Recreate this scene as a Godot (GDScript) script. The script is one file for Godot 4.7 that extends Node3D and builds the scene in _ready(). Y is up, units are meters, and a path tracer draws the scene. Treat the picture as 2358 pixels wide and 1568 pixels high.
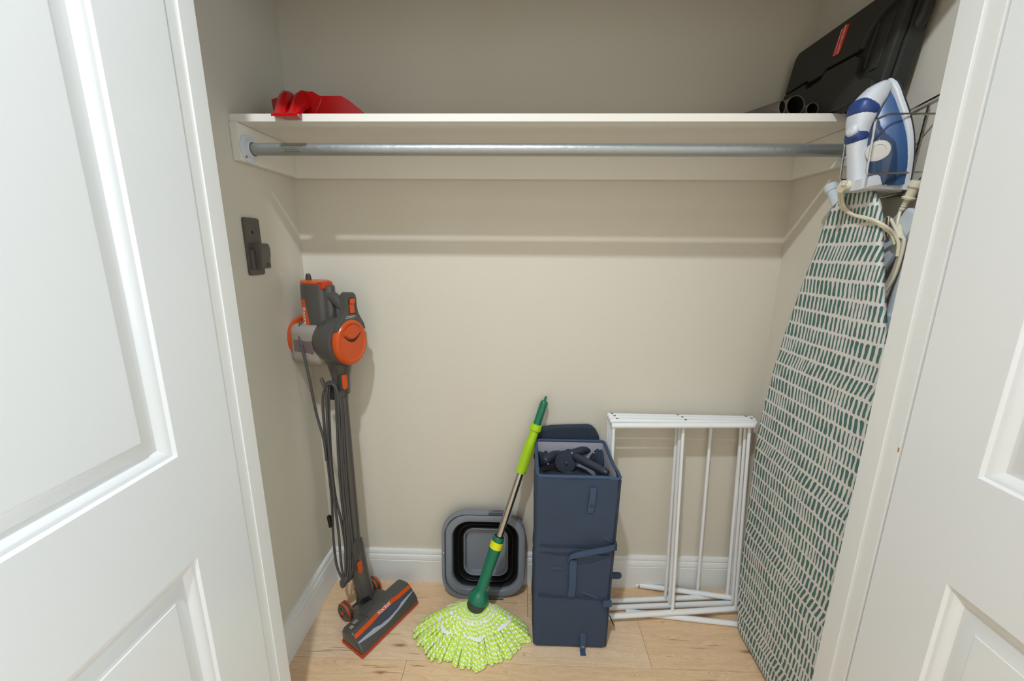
extends Node3D

# ---------------------------------------------------------------- mesh builder
class MB:
	var v := PackedVector3Array()
	var c := PackedColorArray()
	var x := Transform3D.IDENTITY
	var smooth := 40.0
	var col := Color.WHITE
	var colored := false
	func tri(a: Vector3, b: Vector3, d: Vector3) -> void:   # counter-clockwise seen from outside
		v.append(x * a); v.append(x * b); v.append(x * d)
		if colored:
			c.append(col); c.append(col); c.append(col)
	func quad(a: Vector3, b: Vector3, d: Vector3, e: Vector3) -> void:
		tri(a, b, d); tri(a, d, e)
	func loft(rings: Array, cap0 := true, cap1 := true, closed := true) -> void:
		for i in rings.size() - 1:
			var p: PackedVector3Array = rings[i]
			var q: PackedVector3Array = rings[i + 1]
			var n := p.size()
			for j in (n if closed else n - 1):
				var k := (j + 1) % n
				quad(p[j], p[k], q[k], q[j])
		if cap0: fan(rings[0], true)
		if cap1: fan(rings[rings.size() - 1], false)
	func fan(r: PackedVector3Array, flip: bool) -> void:
		var m := Vector3.ZERO
		for p in r: m += p
		m /= r.size()
		for j in r.size():
			var k := (j + 1) % r.size()
			if flip: tri(m, r[k], r[j])
			else: tri(m, r[j], r[k])
	# rounded box centred on the origin: y is the loft axis; rc rounds the corners of the x-z outline, bev the edges
	func rbox(s: Vector3, bev := 0.003, rc := -1.0, at := Vector3.ZERO, seg := 2, cs := 3) -> void:
		if rc < 0.0: rc = bev
		var rings := []
		var ins := []
		for i in seg + 1:
			var a := PI / 2 * i / seg
			ins.append(Vector2(bev * (1 - sin(a)), -s.y / 2 + bev * (1 - cos(a))))
		for i in seg + 1:
			var a := PI / 2 * i / seg
			ins.append(Vector2(bev * (1 - cos(a)), s.y / 2 - bev * (1 - sin(a))))
		for e in ins:
			rings.append(MB.rrect(s.x / 2 - e.x, s.z / 2 - e.x, maxf(rc - e.x, 0.0002), e.y, cs, at))
		loft(rings)
	static func rrect(hx: float, hz: float, r: float, y: float, cs := 3, at := Vector3.ZERO) -> PackedVector3Array:
		var o := PackedVector3Array()
		var cn := [Vector2(hx - r, -hz + r), Vector2(-hx + r, -hz + r), Vector2(-hx + r, hz - r), Vector2(hx - r, hz - r)]
		for k in 4:
			for i in cs + 1:
				var a := -PI / 2 * (k + float(i) / cs)   # counter-clockwise seen from +y
				a = PI / 2 * (k + float(i) / cs)
				o.append(at + Vector3(cn[k].x + r * cos(a), y, cn[k].y - r * sin(a)))
		return o
	func box(a: Vector3, b: Vector3) -> void:
		var p := func(i: int, j: int, k: int) -> Vector3: return Vector3(b.x if i else a.x, b.y if j else a.y, b.z if k else a.z)
		quad(p.call(1,0,0), p.call(1,1,0), p.call(1,1,1), p.call(1,0,1))
		quad(p.call(0,0,0), p.call(0,0,1), p.call(0,1,1), p.call(0,1,0))
		quad(p.call(0,1,0), p.call(0,1,1), p.call(1,1,1), p.call(1,1,0))
		quad(p.call(0,0,0), p.call(1,0,0), p.call(1,0,1), p.call(0,0,1))
		quad(p.call(0,0,1), p.call(1,0,1), p.call(1,1,1), p.call(0,1,1))
		quad(p.call(0,0,0), p.call(0,1,0), p.call(1,1,0), p.call(1,0,0))
	func bbox(a: Vector3, b: Vector3, bev := 0.002, seg := 2) -> void:
		rbox(b - a, bev, -1.0, (a + b) / 2, seg, 2)
	func lathe(prof: Array, sides := 24, cap0 := true, cap1 := true) -> void:
		var rings := []
		for p in prof:
			var o := PackedVector3Array()
			for i in sides:
				var a := -TAU * i / sides
				o.append(Vector3(p[0] * cos(a), p[1], p[0] * sin(a)))
			rings.append(o)
		loft(rings, cap0, cap1)
	func tube(pts: PackedVector3Array, r: float, sides := 8, closed := false, radii := []) -> void:
		var rings := []
		var n := pts.size()
		var t0 := (pts[1] - pts[0]).normalized()
		var u := t0.cross(Vector3.UP if absf(t0.y) < 0.9 else Vector3.RIGHT).normalized()
		for i in n:
			var t: Vector3
			if closed: t = (pts[(i + 1) % n] - pts[(i + n - 1) % n]).normalized()
			else: t = (pts[mini(i + 1, n - 1)] - pts[maxi(i - 1, 0)]).normalized()
			u = (u - t * u.dot(t)).normalized()
			var w := t.cross(u)
			var o := PackedVector3Array()
			var rr: float = radii[i] if radii.size() else r
			for j in sides:
				var a := TAU * j / sides
				o.append(pts[i] + (u * cos(a) + w * sin(a)) * rr)
			rings.append(o)
		if closed: rings.append(rings[0])
		loft(rings, not closed, not closed)
	# flat strap: half width hw along 'side', thickness th
	func strap(pts: PackedVector3Array, side: Vector3, hw: float, th: float) -> void:
		var rings := []
		for i in pts.size():
			var t := (pts[mini(i + 1, pts.size() - 1)] - pts[maxi(i - 1, 0)]).normalized()
			var n := side.cross(t).normalized() * th * 0.5
			var s := side.normalized() * hw
			rings.append(PackedVector3Array([pts[i] + s + n, pts[i] - s + n, pts[i] - s - n, pts[i] + s - n]))
		if (rings[0][0] - rings[0][1]).cross(rings[0][2] - rings[0][1]).dot(pts[1] - pts[0]) > 0:
			for r in rings: r.reverse()
		loft(rings)
	# outline in the x-y plane, thickness along z from z0 to z1
	func prism(poly: PackedVector2Array, z0: float, z1: float, bev := 0.0) -> void:
		if Geometry2D.is_polygon_clockwise(poly):
			poly = poly.duplicate(); poly.reverse()
		# (is_polygon_clockwise works y-down: what it calls anticlockwise is handled by the signed area)
		var ar := 0.0
		for i in poly.size():
			var q := poly[(i + 1) % poly.size()]
			ar += poly[i].x * q.y - q.x * poly[i].y
		if ar < 0:
			poly = poly.duplicate(); poly.reverse()
		var ring := func(z: float, ins: float) -> PackedVector3Array:
			var o := PackedVector3Array()
			var n := poly.size()
			for i in n:
				var e0 := (poly[i] - poly[(i + n - 1) % n]).normalized()
				var e1 := (poly[(i + 1) % n] - poly[i]).normalized()
				var n0 := Vector2(-e0.y, e0.x)
				var n1 := Vector2(-e1.y, e1.x)
				var m := (n0 + n1).normalized()
				var p := poly[i] + m * ins / maxf(m.dot(n0), 0.4)
				o.append(Vector3(p.x, p.y, z))
			return o
		var rings := []
		if bev > 0: rings = [ring.call(z0, bev), ring.call(z0 + bev * 0.3, bev * 0.3), ring.call(z0 + bev, 0.0), ring.call(z1 - bev, 0.0), ring.call(z1 - bev * 0.3, bev * 0.3), ring.call(z1, bev)]
		else: rings = [ring.call(z0, 0.0), ring.call(z1, 0.0)]
		loft(rings, false, false)
		var idx := Geometry2D.triangulate_polygon(poly)
		var top: PackedVector3Array = rings[rings.size() - 1]
		var bot: PackedVector3Array = rings[0]
		for i in range(0, idx.size(), 3):
			var a := idx[i]
			var b := idx[i + 1]
			var d := idx[i + 2]
			if (poly[b] - poly[a]).cross(poly[d] - poly[a]) < 0:
				var k := b
				b = d; d = k
			tri(top[a], top[b], top[d]); tri(bot[a], bot[d], bot[b])
	func ball(at: Vector3, r: Vector3, nu := 12, nv := 8) -> void:
		var rings := []
		for i in range(1, nv):
			var f := PI * i / nv - PI / 2
			var o := PackedVector3Array()
			for j in nu:
				var a := -TAU * j / nu
				o.append(at + Vector3(r.x * cos(f) * cos(a), r.y * sin(f), r.z * cos(f) * sin(a)))
			rings.append(o)
		loft(rings)
	func mesh(off := Vector3.ZERO, uv = null) -> ArrayMesh:
		var nf := v.size() / 3
		var fn := PackedVector3Array(); fn.resize(nf)
		var fd := PackedVector3Array(); fd.resize(nf)
		var at := {}
		for i in nf:
			var n := (v[i * 3 + 1] - v[i * 3]).cross(v[i * 3 + 2] - v[i * 3])
			fn[i] = n; fd[i] = n.normalized()
			for k in 3:
				var key := Vector3i((v[i * 3 + k] * 20000.0).round())
				if not at.has(key): at[key] = PackedInt32Array()
				at[key].append(i)
		var vs := PackedVector3Array(); var ns := PackedVector3Array(); var us := PackedVector2Array(); var cs := PackedColorArray()
		var cl := cos(deg_to_rad(smooth))
		for i in nf:
			if fn[i].length_squared() < 1e-22: continue
			for k in [0, 2, 1]:
				var p := v[i * 3 + k]
				var s := Vector3.ZERO
				for f in at[Vector3i((p * 20000.0).round())]:
					if fd[f].dot(fd[i]) > cl: s += fn[f]
				vs.append(p - off); ns.append(s.normalized() if s.length_squared() > 1e-24 else fd[i])
				if uv != null: us.append(uv.call(p))
				if colored: cs.append(c[i * 3 + k])
		var arr := []
		arr.resize(Mesh.ARRAY_MAX)
		arr[Mesh.ARRAY_VERTEX] = vs; arr[Mesh.ARRAY_NORMAL] = ns
		if us.size(): arr[Mesh.ARRAY_TEX_UV] = us
		if cs.size(): arr[Mesh.ARRAY_COLOR] = cs
		var m := ArrayMesh.new()
		m.add_surface_from_arrays(Mesh.PRIMITIVE_TRIANGLES, arr)
		return m

# ---------------------------------------------------------------- scene helpers
var org := {}

func tag(o: Node, label: String, category: String, group := "", kind := "") -> void:
	if label: o.set_meta("label", label)
	if category: o.set_meta("category", category)
	if group: o.set_meta("group", group)
	if kind: o.set_meta("kind", kind)

func thing(called: String, label: String, category: String, at := Vector3.ZERO, group := "", kind := "") -> Node3D:
	var o := Node3D.new()
	o.name = numbered(called)
	o.position = at
	add_child(o, true)
	org[o] = at
	tag(o, label, category, group, kind)
	return o

func numbered(called: String) -> String:
	if not has_node(NodePath(called)): return called
	var k := 1
	while has_node(NodePath("%s_%03d" % [called, k])): k += 1
	return "%s_%03d" % [called, k]

func part(called: String, b: MB, m: Material, parent: Node3D = null, label := "", uv = null) -> MeshInstance3D:
	var o := MeshInstance3D.new()
	var off: Vector3 = org[parent] if parent else Vector3.ZERO
	o.mesh = b.mesh(off, uv)
	o.material_override = m
	var nm := called
	if parent == null:
		nm = numbered(called)
	else:
		var k := 1
		while parent.has_node(NodePath(nm)):
			nm = "%s_%03d" % [called, k]; k += 1
	o.name = nm
	if label: o.set_meta("label", label)
	(parent if parent else self).add_child(o, true)
	org[o] = off
	return o

func struct(called: String, b: MB, m: Material, label: String, category: String) -> MeshInstance3D:
	var o := part(called, b, m)
	tag(o, label, category, "", "structure")
	return o

func frame(o: Vector3, ux: Vector3, uy: Vector3, uz: Vector3) -> Transform3D:
	return Transform3D(Basis(ux, uy, uz), o)

func along(a: Vector3, b: Vector3) -> Transform3D:    # y axis from a towards b
	var y := (b - a).normalized()
	var h := Vector3.RIGHT if absf(y.x) < 0.9 else Vector3.UP
	var z := h.cross(y).normalized()
	return Transform3D(Basis(y.cross(z), y, z), a)

func spline(p: Array, per := 8, closed := false) -> PackedVector3Array:
	var o := PackedVector3Array()
	var n := p.size()
	for i in (n if closed else n - 1):
		var a: Vector3 = p[(i + n - 1) % n] if closed else p[maxi(i - 1, 0)]
		var b: Vector3 = p[i]
		var c: Vector3 = p[(i + 1) % n]
		var d: Vector3 = p[(i + 2) % n] if closed else p[mini(i + 2, n - 1)]
		for k in per: o.append(b.cubic_interpolate(c, a, d, float(k) / per))
	if not closed: o.append(p[n - 1])
	return o

# rounds the corners of a wire path
func wire(p: Array, r := 0.008, seg := 4) -> PackedVector3Array:
	var o := PackedVector3Array([p[0]])
	for i in range(1, p.size() - 1):
		var q: Vector3 = p[i]
		var a: Vector3 = (p[i - 1] - q)
		var b: Vector3 = (p[i + 1] - q)
		var ra := q + a.normalized() * minf(r, a.length() * 0.45)
		var rb := q + b.normalized() * minf(r, b.length() * 0.45)
		for k in seg + 1:
			var t := float(k) / seg
			o.append(ra.lerp(q, t).lerp(q.lerp(rb, t), t))
	o.append(p[p.size() - 1])
	return o

func mat(c: Color, rough := 0.5, metal := 0.0, bump: Texture2D = null, bscale := 1.0, bdepth := 0.5) -> StandardMaterial3D:
	var m := StandardMaterial3D.new()
	m.albedo_color = c
	m.roughness = rough
	m.metallic = metal
	if bump:
		m.normal_enabled = true
		m.normal_texture = bump
		m.normal_scale = bdepth
		m.uv1_triplanar = true
		m.uv1_world_triplanar = true
		m.uv1_scale = Vector3.ONE * bscale
	return m

func noise_normal(freq: float, oct := 3, strength := 4.0, s := 5, size := 512) -> NoiseTexture2D:
	var n := FastNoiseLite.new()
	n.seed = s; n.frequency = freq; n.fractal_octaves = oct
	var t := NoiseTexture2D.new()
	t.noise = n; t.width = size; t.height = size; t.seamless = true; t.as_normal_map = true; t.bump_strength = strength
	return t

func lettering(called: String, txt: String, size: float, at: Vector3, right: Vector3, up: Vector3, m: Material, parent: Node3D, depth := 0.0006, label := "") -> void:
	var t := TextMesh.new()
	var f := SystemFont.new()
	f.font_names = PackedStringArray(["Droid Sans"])
	t.font = f; t.font_size = 32; t.pixel_size = size / 32.0; t.depth = depth; t.text = txt; t.curve_step = 1.0
	var o := MeshInstance3D.new()
	o.mesh = t; o.material_override = m
	var nm := called
	var k := 1
	while parent.has_node(NodePath(nm)):
		nm = "%s_%03d" % [called, k]; k += 1
	o.name = nm
	o.transform = Transform3D(Basis(right.normalized(), up.normalized(), right.cross(up).normalized()), at - org[parent])
	if label: o.set_meta("label", label)
	parent.add_child(o, true)

var M := {}

func _ready() -> void:
	# ---- camera
	var cam = Camera3D.new()
	cam.name = "camera"
	cam.transform = Transform3D(Basis(Vector3(0.999561, 0.007869, -0.028575), Vector3(-0.013993, 0.975185, -0.220947), Vector3(0.026128, 0.221250, 0.974867)), Vector3(0.71594, 1.25001, 1.31305))
	cam.fov = 80.2637
	cam.near = 0.02
	add_child(cam)
	cam.current = true
	# ---- sky, exposure
	var env = Environment.new()
	env.background_mode = Environment.BG_SKY
	var sky = Sky.new()
	var sm = ProceduralSkyMaterial.new()
	sm.sky_top_color = Color(0.42, 0.58, 0.82); sm.sky_horizon_color = Color(0.75, 0.82, 0.9)
	sm.ground_bottom_color = Color(0.35, 0.33, 0.3); sm.ground_horizon_color = Color(0.7, 0.72, 0.72)
	sky.sky_material = sm
	env.sky = sky
	env.tonemap_mode = Environment.TONE_MAPPER_LINEAR
	env.tonemap_exposure = 0.425
	env.sdfgi_enabled = true; env.ssao_enabled = true; env.ssil_enabled = true
	var we = WorldEnvironment.new()
	we.name = "world_environment"
	we.environment = env
	add_child(we)
	# ---- lights (the unseen hall ceiling lamps are in ceiling_lamp(), the unseen windows' light here)
	area("unseen_side_light", Vector3(2.57, 1.5, 2.05), Vector3(-1, 0, 0), Vector2(1.4, 1.26), Color(0.84, 0.93, 1.0), 7.5)  # soft light out of view, placed to brighten the left door
	area("unseen_rear_light", Vector3(0.72, 1.25, 2.96), Vector3(0, 0, -1), Vector2(2.0, 1.6), Color(1.0, 0.965, 0.89), 2.4)  # soft light out of view, placed to lift the shade inside the closet
	# ---- scene
	materials()
	room()
	ceiling_lamp("unseen_ceiling_light", Vector3(0.46, 2.70, 1.449), "round glowing ceiling light out of view above the closet doorway", Color(0.92, 0.96, 1.0), 7.8)  # lamp out of view, placed to cast the shelf and rod shadows
	ceiling_lamp("unseen_ceiling_light", Vector3(-0.3, 2.70, 2.4), "added round glowing ceiling light out of view at the far corner of the hall", Color(0.97, 0.98, 1.0), 0.6)  # added fill lamp out of view, weakly brightens the hall
	doors()
	shelf_and_rod()
	vacuum_dock()
	vacuum()
	mop()
	bucket()
	bag()
	rack()
	board()
	iron()
	dustpan()
	tool_case()
	tubes()

func area(called: String, at: Vector3, dir: Vector3, size: Vector2, col: Color, energy: float) -> void:
	var l = AreaLight3D.new()
	l.name = called
	l.area_size = size
	l.light_color = col
	l.light_energy = energy
	l.area_range = 12.0
	l.area_attenuation = 2.0
	l.shadow_enabled = true
	var up = Vector3.UP if absf(dir.y) < 0.9 else Vector3.FORWARD
	l.transform = Transform3D(Basis.looking_at(dir, up), at)
	add_child(l)

func ceiling_lamp(called: String, at: Vector3, label: String, col: Color, energy: float) -> void:
	var t = thing(called, label, "ceiling light", Vector3(at.x, 2.74, at.z), "", "structure")
	var b = MB.new()
	b.x.origin = Vector3(at.x, 2.71, at.z)
	b.lathe([[0.058, 0.03], [0.072, 0.03], [0.076, 0.024], [0.074, 0.012], [0.066, 0.004], [0.058, 0.004]], 32, false, false)
	part("trim_ring", b, M.white_paint, t)
	var g = MB.new()
	g.x.origin = Vector3(at.x, 2.715, at.z)
	g.lathe([[0.0605, 0.024], [0.0605, 0.004], [0.058, 0.0]], 32)
	var gm = StandardMaterial3D.new()
	gm.albedo_color = Color(0.9, 0.9, 0.88); gm.emission_enabled = true; gm.emission = col; gm.emission_energy_multiplier = 1.5
	part("lens", g, gm, t)
	area(called.replace("light", "beam"), at + Vector3(0, 0.008, 0), Vector3.DOWN, Vector2(0.075, 0.075), col, energy)

func materials() -> void:
	var peel = noise_normal(0.06, 2, 2.0, 3)
	var weave = noise_normal(0.35, 2, 6.0, 9)
	M.wall = mat(Color8(214, 207, 192), 0.7, 0, peel, 5.0, 0.12)
	M.white_paint = mat(Color8(232, 232, 228), 0.35, 0, peel, 4.0, 0.03)
	M.door_paint = mat(Color8(233, 234, 233), 0.26, 0, peel, 3.0, 0.04)
	M.shelf_paint = mat(Color8(232, 228, 218), 0.45)
	M.ceiling = mat(Color8(250, 249, 246), 0.8)
	M.galv = mat(Color8(172, 177, 178), 0.42, 0.85, noise_normal(0.02, 3, 3.0, 8), 4.0, 0.35)
	M.chrome = mat(Color8(205, 203, 198), 0.16, 1.0)
	M.steel = mat(Color8(196, 190, 180), 0.22, 1.0)
	M.dark_grey = mat(Color8(78, 75, 71), 0.28)
	M.dark_matt = mat(Color8(58, 56, 53), 0.5)
	M.black = mat(Color8(22, 22, 22), 0.4)
	M.orange = mat(Color8(206, 82, 28), 0.28)
	M.orange_dark = mat(Color8(190, 62, 20), 0.35)
	M.cord = mat(Color8(74, 71, 70), 0.5)
	M.cream = mat(Color8(222, 214, 190), 0.45)
	M.white_plastic = mat(Color8(212, 216, 222), 0.35)
	M.print_white = mat(Color8(228, 224, 218), 0.6)
	M.navy = mat(Color8(56, 70, 92), 0.85, 0, weave, 9.0, 0.5)
	M.navy_dark = mat(Color8(46, 56, 72), 0.85, 0, weave, 9.0, 0.5)
	M.navy_strap = mat(Color8(58, 80, 110), 0.7, 0, weave, 14.0, 0.6)
	M.navy_plastic = mat(Color8(44, 51, 64), 0.42)
	M.navy_matt = mat(Color8(46, 54, 68), 0.8)
	M.lining = mat(Color8(178, 176, 186), 0.75, 0, weave, 6.0, 0.3)
	M.rack_white = mat(Color8(236, 237, 236), 0.35)
	M.bucket_grey = mat(Color8(126, 131, 140), 0.42)
	M.rubber = mat(Color8(26, 26, 27), 0.5, 0, peel, 12.0, 0.12)
	M.green = mat(Color8(18, 112, 82), 0.32)
	M.lime = mat(Color8(168, 208, 12), 0.4)
	M.yellow = mat(Color8(232, 226, 20), 0.45)
	M.red = mat(Color8(188, 4, 14), 0.22)
	M.case_black = mat(Color8(40, 40, 37), 0.5, 0, noise_normal(0.4, 2, 5.0, 4), 8.0, 0.3)
	M.label_red = mat(Color8(224, 44, 34), 0.45)
	M.tube_grey = mat(Color8(112, 104, 96), 0.4)
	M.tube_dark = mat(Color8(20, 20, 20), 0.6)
	M.bracket = mat(Color8(90, 84, 78), 0.42)
	M.leg_grey = mat(Color8(206, 212, 218), 0.4)
	M.screw = mat(Color8(150, 150, 150), 0.35, 0.9)

func wood_image(s: int) -> ImageTexture:
	var w = 1024
	var h = 192
	var im = Image.create(w, h, false, Image.FORMAT_RGB8)
	var n1 = FastNoiseLite.new(); n1.seed = s; n1.frequency = 0.012; n1.fractal_octaves = 3
	var n2 = FastNoiseLite.new(); n2.seed = s + 50; n2.frequency = 0.03; n2.fractal_octaves = 2
	var rng = RandomNumberGenerator.new(); rng.seed = s * 77 + 5
	var knots = []
	for i in 4: knots.append(Vector3(rng.randf_range(60, w - 60), rng.randf_range(20, h - 20), rng.randf_range(6, 13)))
	var light = Color8(234, 206, 172)
	var mid = Color8(216, 184, 150)
	var dark = Color8(128, 88, 58)
	for y in h:
		for x in w:
			var wv = n1.get_noise_2d(x * 0.35, y * 1.2) * 26.0
			var kd = 0.0
			for k in knots:
				var dx = (x - k.x) / 3.2
				var dy: float = y - k.y
				var d = sqrt(dx * dx + dy * dy)
				wv += 16.0 * exp(-d / (k.z * 2.2)) * signf(dy + 0.01)
				kd = maxf(kd, exp(-d * d / (k.z * k.z * 0.5)))
			var gy = y + wv
			var g = 0.5 + 0.5 * sin(gy * 0.23 + n2.get_noise_2d(x * 0.12, gy * 2.0) * 4.0)
			var fine = n2.get_noise_2d(x * 0.5, gy * 9.0)
			var c = mid.lerp(light, clampf(0.45 + 0.45 * g + 0.6 * fine, 0, 1))
			c = c.lerp(dark, clampf(kd * 0.75 + maxf(0.0, fine - 0.38) * 0.8, 0, 0.8))
			im.set_pixel(x, y, c)
	# a few dark checks along the grain
	for k in 8:
		var cx = rng.randi_range(80, w - 200)
		var cy = rng.randi_range(12, h - 14)
		var ln = rng.randi_range(40, 130)
		for i in ln:
			var yy = clampi(cy + int(3.0 * sin(i * 0.05 + k)), 0, h - 2)
			var a = sin(PI * i / ln)
			im.set_pixel(cx + i, yy, im.get_pixel(cx + i, yy).lerp(Color8(112, 74, 50), 0.75 * a))
			if a > 0.6: im.set_pixel(cx + i, yy + 1, im.get_pixel(cx + i, yy + 1).lerp(Color8(120, 84, 58), 0.5))
	return ImageTexture.create_from_image(im)

func room() -> void:
	var H = 2.74
	var W = 1.522
	# floor: slab and planks
	var fb = MB.new()
	fb.box(Vector3(-1.3, -0.14, -0.12), Vector3(2.9, -0.012, 3.12))
	var fl = struct("floor", fb, mat(Color8(120, 92, 70), 0.8), "light oak plank floor running through the closet and hall", "floor")
	var ims = [wood_image(1), wood_image(2), wood_image(3), wood_image(4)]
	var tints = [Color(1, 1, 1), Color(0.97, 0.95, 0.93), Color(1.0, 0.97, 0.93), Color(0.93, 0.9, 0.88), Color(1.03, 1.02, 1.0)]
	var wm = []
	for i in 12:
		var m = StandardMaterial3D.new()
		m.albedo_texture = ims[i % 4]
		m.albedo_color = tints[i % 5]
		m.roughness = 0.42
		m.uv1_offset = Vector3(fmod(i * 0.37, 1.0), 0, 0)
		wm.append(m)
	var pw = 0.165
	var pl = 1.22
	var pb = MB.new()
	pb.rbox(Vector3(pl - 0.0008, 0.012, pw - 0.0008), 0.0007, -1.0, Vector3.ZERO, 1, 1)
	var pm = pb.mesh(Vector3.ZERO, func(p: Vector3) -> Vector2: return Vector2(p.x / pl + 0.5, p.z / pw + 0.5))
	var joints = [0.747, 1.127, 0.37, 0.9, 0.15, 0.62]
	for r in 19:
		var z = -0.013 + pw * (r + 0.5)
		var j: float = joints[r % 6]
		var x = j - 2 * pl
		var k = 0
		while x < 2.8:
			if x + pl > -1.25:
				var o = MeshInstance3D.new()
				o.mesh = pm
				o.material_override = wm[(r * 5 + k * 7 + (2 if r == 2 else 0)) % 12]
				o.position = Vector3(x + pl / 2, -0.006, z)
				o.name = "plank" if not fl.has_node("plank") else "plank_%03d" % (fl.get_child_count())
				fl.add_child(o, true)
			x += pl; k += 1
	# walls, ceiling
	var b = MB.new()
	b.box(Vector3(-0.12, 0, -0.12), Vector3(W + 0.12, H, 0))
	struct("wall_back", b, M.wall, "greige closet back wall behind the shelf and cleaning tools", "wall")
	b = MB.new(); b.box(Vector3(-0.12, 0, 0), Vector3(0, H, 0.515))
	struct("wall_left", b, M.wall, "greige closet side wall holding the dark vacuum dock", "wall")
	b = MB.new(); b.box(Vector3(W, 0, 0), Vector3(W + 0.12, H, 0.515))
	struct("wall_right", b, M.wall, "greige closet side wall behind the ironing board", "wall")
	b = MB.new()
	b.box(Vector3(-1.12, 0, 0.515), Vector3(0.117, H, 0.575))
	b.box(Vector3(1.457, 0, 0.515), Vector3(2.72, H, 0.575))
	b.box(Vector3(0.117, 1.886, 0.515), Vector3(1.457, H, 0.575))  # unseen header, height set to shade the closet above the shelf
	struct("wall_front", b, M.wall, "greige wall around the closet doorway", "wall")
	b = MB.new(); b.box(Vector3(-1.12, 0, 0.575), Vector3(-1.0, H, 3.0))
	struct("wall_hall_left", b, M.wall, "greige hall wall beyond the open panel door", "wall")
	b = MB.new()
	b.box(Vector3(2.6, 0, 0.575), Vector3(2.72, H, 1.3)); b.box(Vector3(2.6, 0, 2.8), Vector3(2.72, H, 3.0))
	b.box(Vector3(2.6, 0, 1.3), Vector3(2.72, 0.8, 2.8)); b.box(Vector3(2.6, 2.2, 1.3), Vector3(2.72, H, 2.8))
	struct("wall_hall_right", b, M.wall, "greige hall wall with an unseen window beyond the shaded panel door", "wall")
	b = MB.new()
	b.box(Vector3(-1.12, 0, 3.0), Vector3(-0.32, H, 3.12)); b.box(Vector3(1.76, 0, 3.0), Vector3(2.72, H, 3.12))
	b.box(Vector3(-0.32, 0, 3.0), Vector3(1.76, 0.42, 3.12)); b.box(Vector3(-0.32, 2.08, 3.0), Vector3(1.76, H, 3.12))
	struct("wall_hall_back", b, M.wall, "greige hall wall with an unseen wide window facing the closet doorway", "wall")
	b = MB.new(); b.box(Vector3(-1.12, H, -0.12), Vector3(2.72, H + 0.12, 3.12))
	struct("ceiling", b, M.ceiling, "white ceiling over closet and hall", "ceiling")
	# unseen hall windows behind the side and rear lights
	var wn = thing("window_1", "white framed hall window out of view past the shaded panel door", "window", Vector3(2.66, 0.8, 2.05), "", "structure")  # unseen window, placed on the side the left door is lit from
	b = MB.new()
	for q in [[1.3, 0.8, 1.36, 2.2], [2.74, 0.8, 2.8, 2.2], [1.36, 0.8, 2.74, 0.86], [1.36, 2.14, 2.74, 2.2], [2.03, 0.86, 2.07, 2.14]]:
		b.bbox(Vector3(2.63, q[1], q[0]), Vector3(2.68, q[3], q[2]), 0.004)
	part("window_frame", b, M.white_paint, wn)
	b = MB.new(); b.box(Vector3(2.652, 0.86, 1.36), Vector3(2.656, 2.14, 2.03))
	var b2 = MB.new(); b2.box(Vector3(2.652, 0.86, 2.07), Vector3(2.656, 2.14, 2.74))
	var gl = mat(Color(0.9, 0.95, 1.0, 0.08), 0.02); gl.transparency = BaseMaterial3D.TRANSPARENCY_ALPHA
	part("pane", b, gl, wn); part("pane", b2, gl, wn)
	var w2 = thing("window_2", "wide white framed hall window out of view, facing the closet", "window", Vector3(0.72, 0.42, 3.06), "", "structure")  # unseen window, placed to light the closet from behind the camera
	b = MB.new()
	for q in [[-0.32, 0.42, -0.26, 2.08], [1.7, 0.42, 1.76, 2.08], [-0.26, 0.42, 1.7, 0.48], [-0.26, 2.02, 1.7, 2.08], [0.70, 0.48, 0.74, 2.02]]:
		b.bbox(Vector3(q[0], q[1], 3.03), Vector3(q[2], q[3], 3.08), 0.004)
	part("window_frame", b, M.white_paint, w2)
	b = MB.new(); b.box(Vector3(-0.26, 0.48, 3.052), Vector3(0.70, 2.02, 3.056))
	part("pane", b, gl, w2)
	b = MB.new(); b.box(Vector3(0.74, 0.48, 3.052), Vector3(1.7, 2.02, 3.056))
	part("pane", b, gl, w2)
	# door jambs: rebate strip and stop strip
	for s in [0, 1]:
		var jm = thing("trim_%d" % (1 + s), ["white door jamb beside the brightly lit open door", "white door jamb beside the ironing board"][s], "door jamb", Vector3(0.125 if s == 0 else 1.447, 0, 0.545), "", "structure")
		var q = MB.new(); var st = MB.new()
		if s == 0:
			q.bbox(Vector3(0.117, 0, 0.512), Vector3(0.1325, 1.886, 0.577), 0.001)
			st.bbox(Vector3(0.1325, 0, 0.5135), Vector3(0.1362, 1.871, 0.552), 0.0012)
		else:
			q.bbox(Vector3(1.4375, 0, 0.512), Vector3(1.457, 1.886, 0.587), 0.001)
			st.bbox(Vector3(1.4338, 0, 0.5135), Vector3(1.4375, 1.871, 0.556), 0.0012)
		part("jamb_board", q, M.white_paint, jm)
		part("stop_strip", st, M.white_paint, jm)
		if s == 1:
			var chip = MB.new(); chip.rbox(Vector3(0.0006, 0.009, 0.003), 0.0002, -1, Vector3(1.4373, 0.8810, 0.5854))
			part("paint_chip", chip, mat(Color8(176, 132, 84), 0.8), jm, "small brown chip in the white paint")
	var hb = MB.new(); hb.bbox(Vector3(0.1325, 1.872, 0.512), Vector3(1.4375, 1.886, 0.577), 0.001)
	struct("trim_3", hb, M.white_paint, "white head jamb out of view across the top of the closet doorway", "door jamb")
	# baseboards with a stepped cap, profile in (out, up)
	var prof = [Vector2(0, 0), Vector2(0.0150, 0), Vector2(0.0150, 0.092), Vector2(0.0135, 0.0935), Vector2(0.0135, 0.096), Vector2(0.0150, 0.0975), Vector2(0.0146, 0.108), Vector2(0.0120, 0.115), Vector2(0.0095, 0.1165), Vector2(0.0095, 0.119), Vector2(0.0112, 0.121), Vector2(0.0108, 0.129), Vector2(0.0085, 0.134), Vector2(0, 0.135)]
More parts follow.
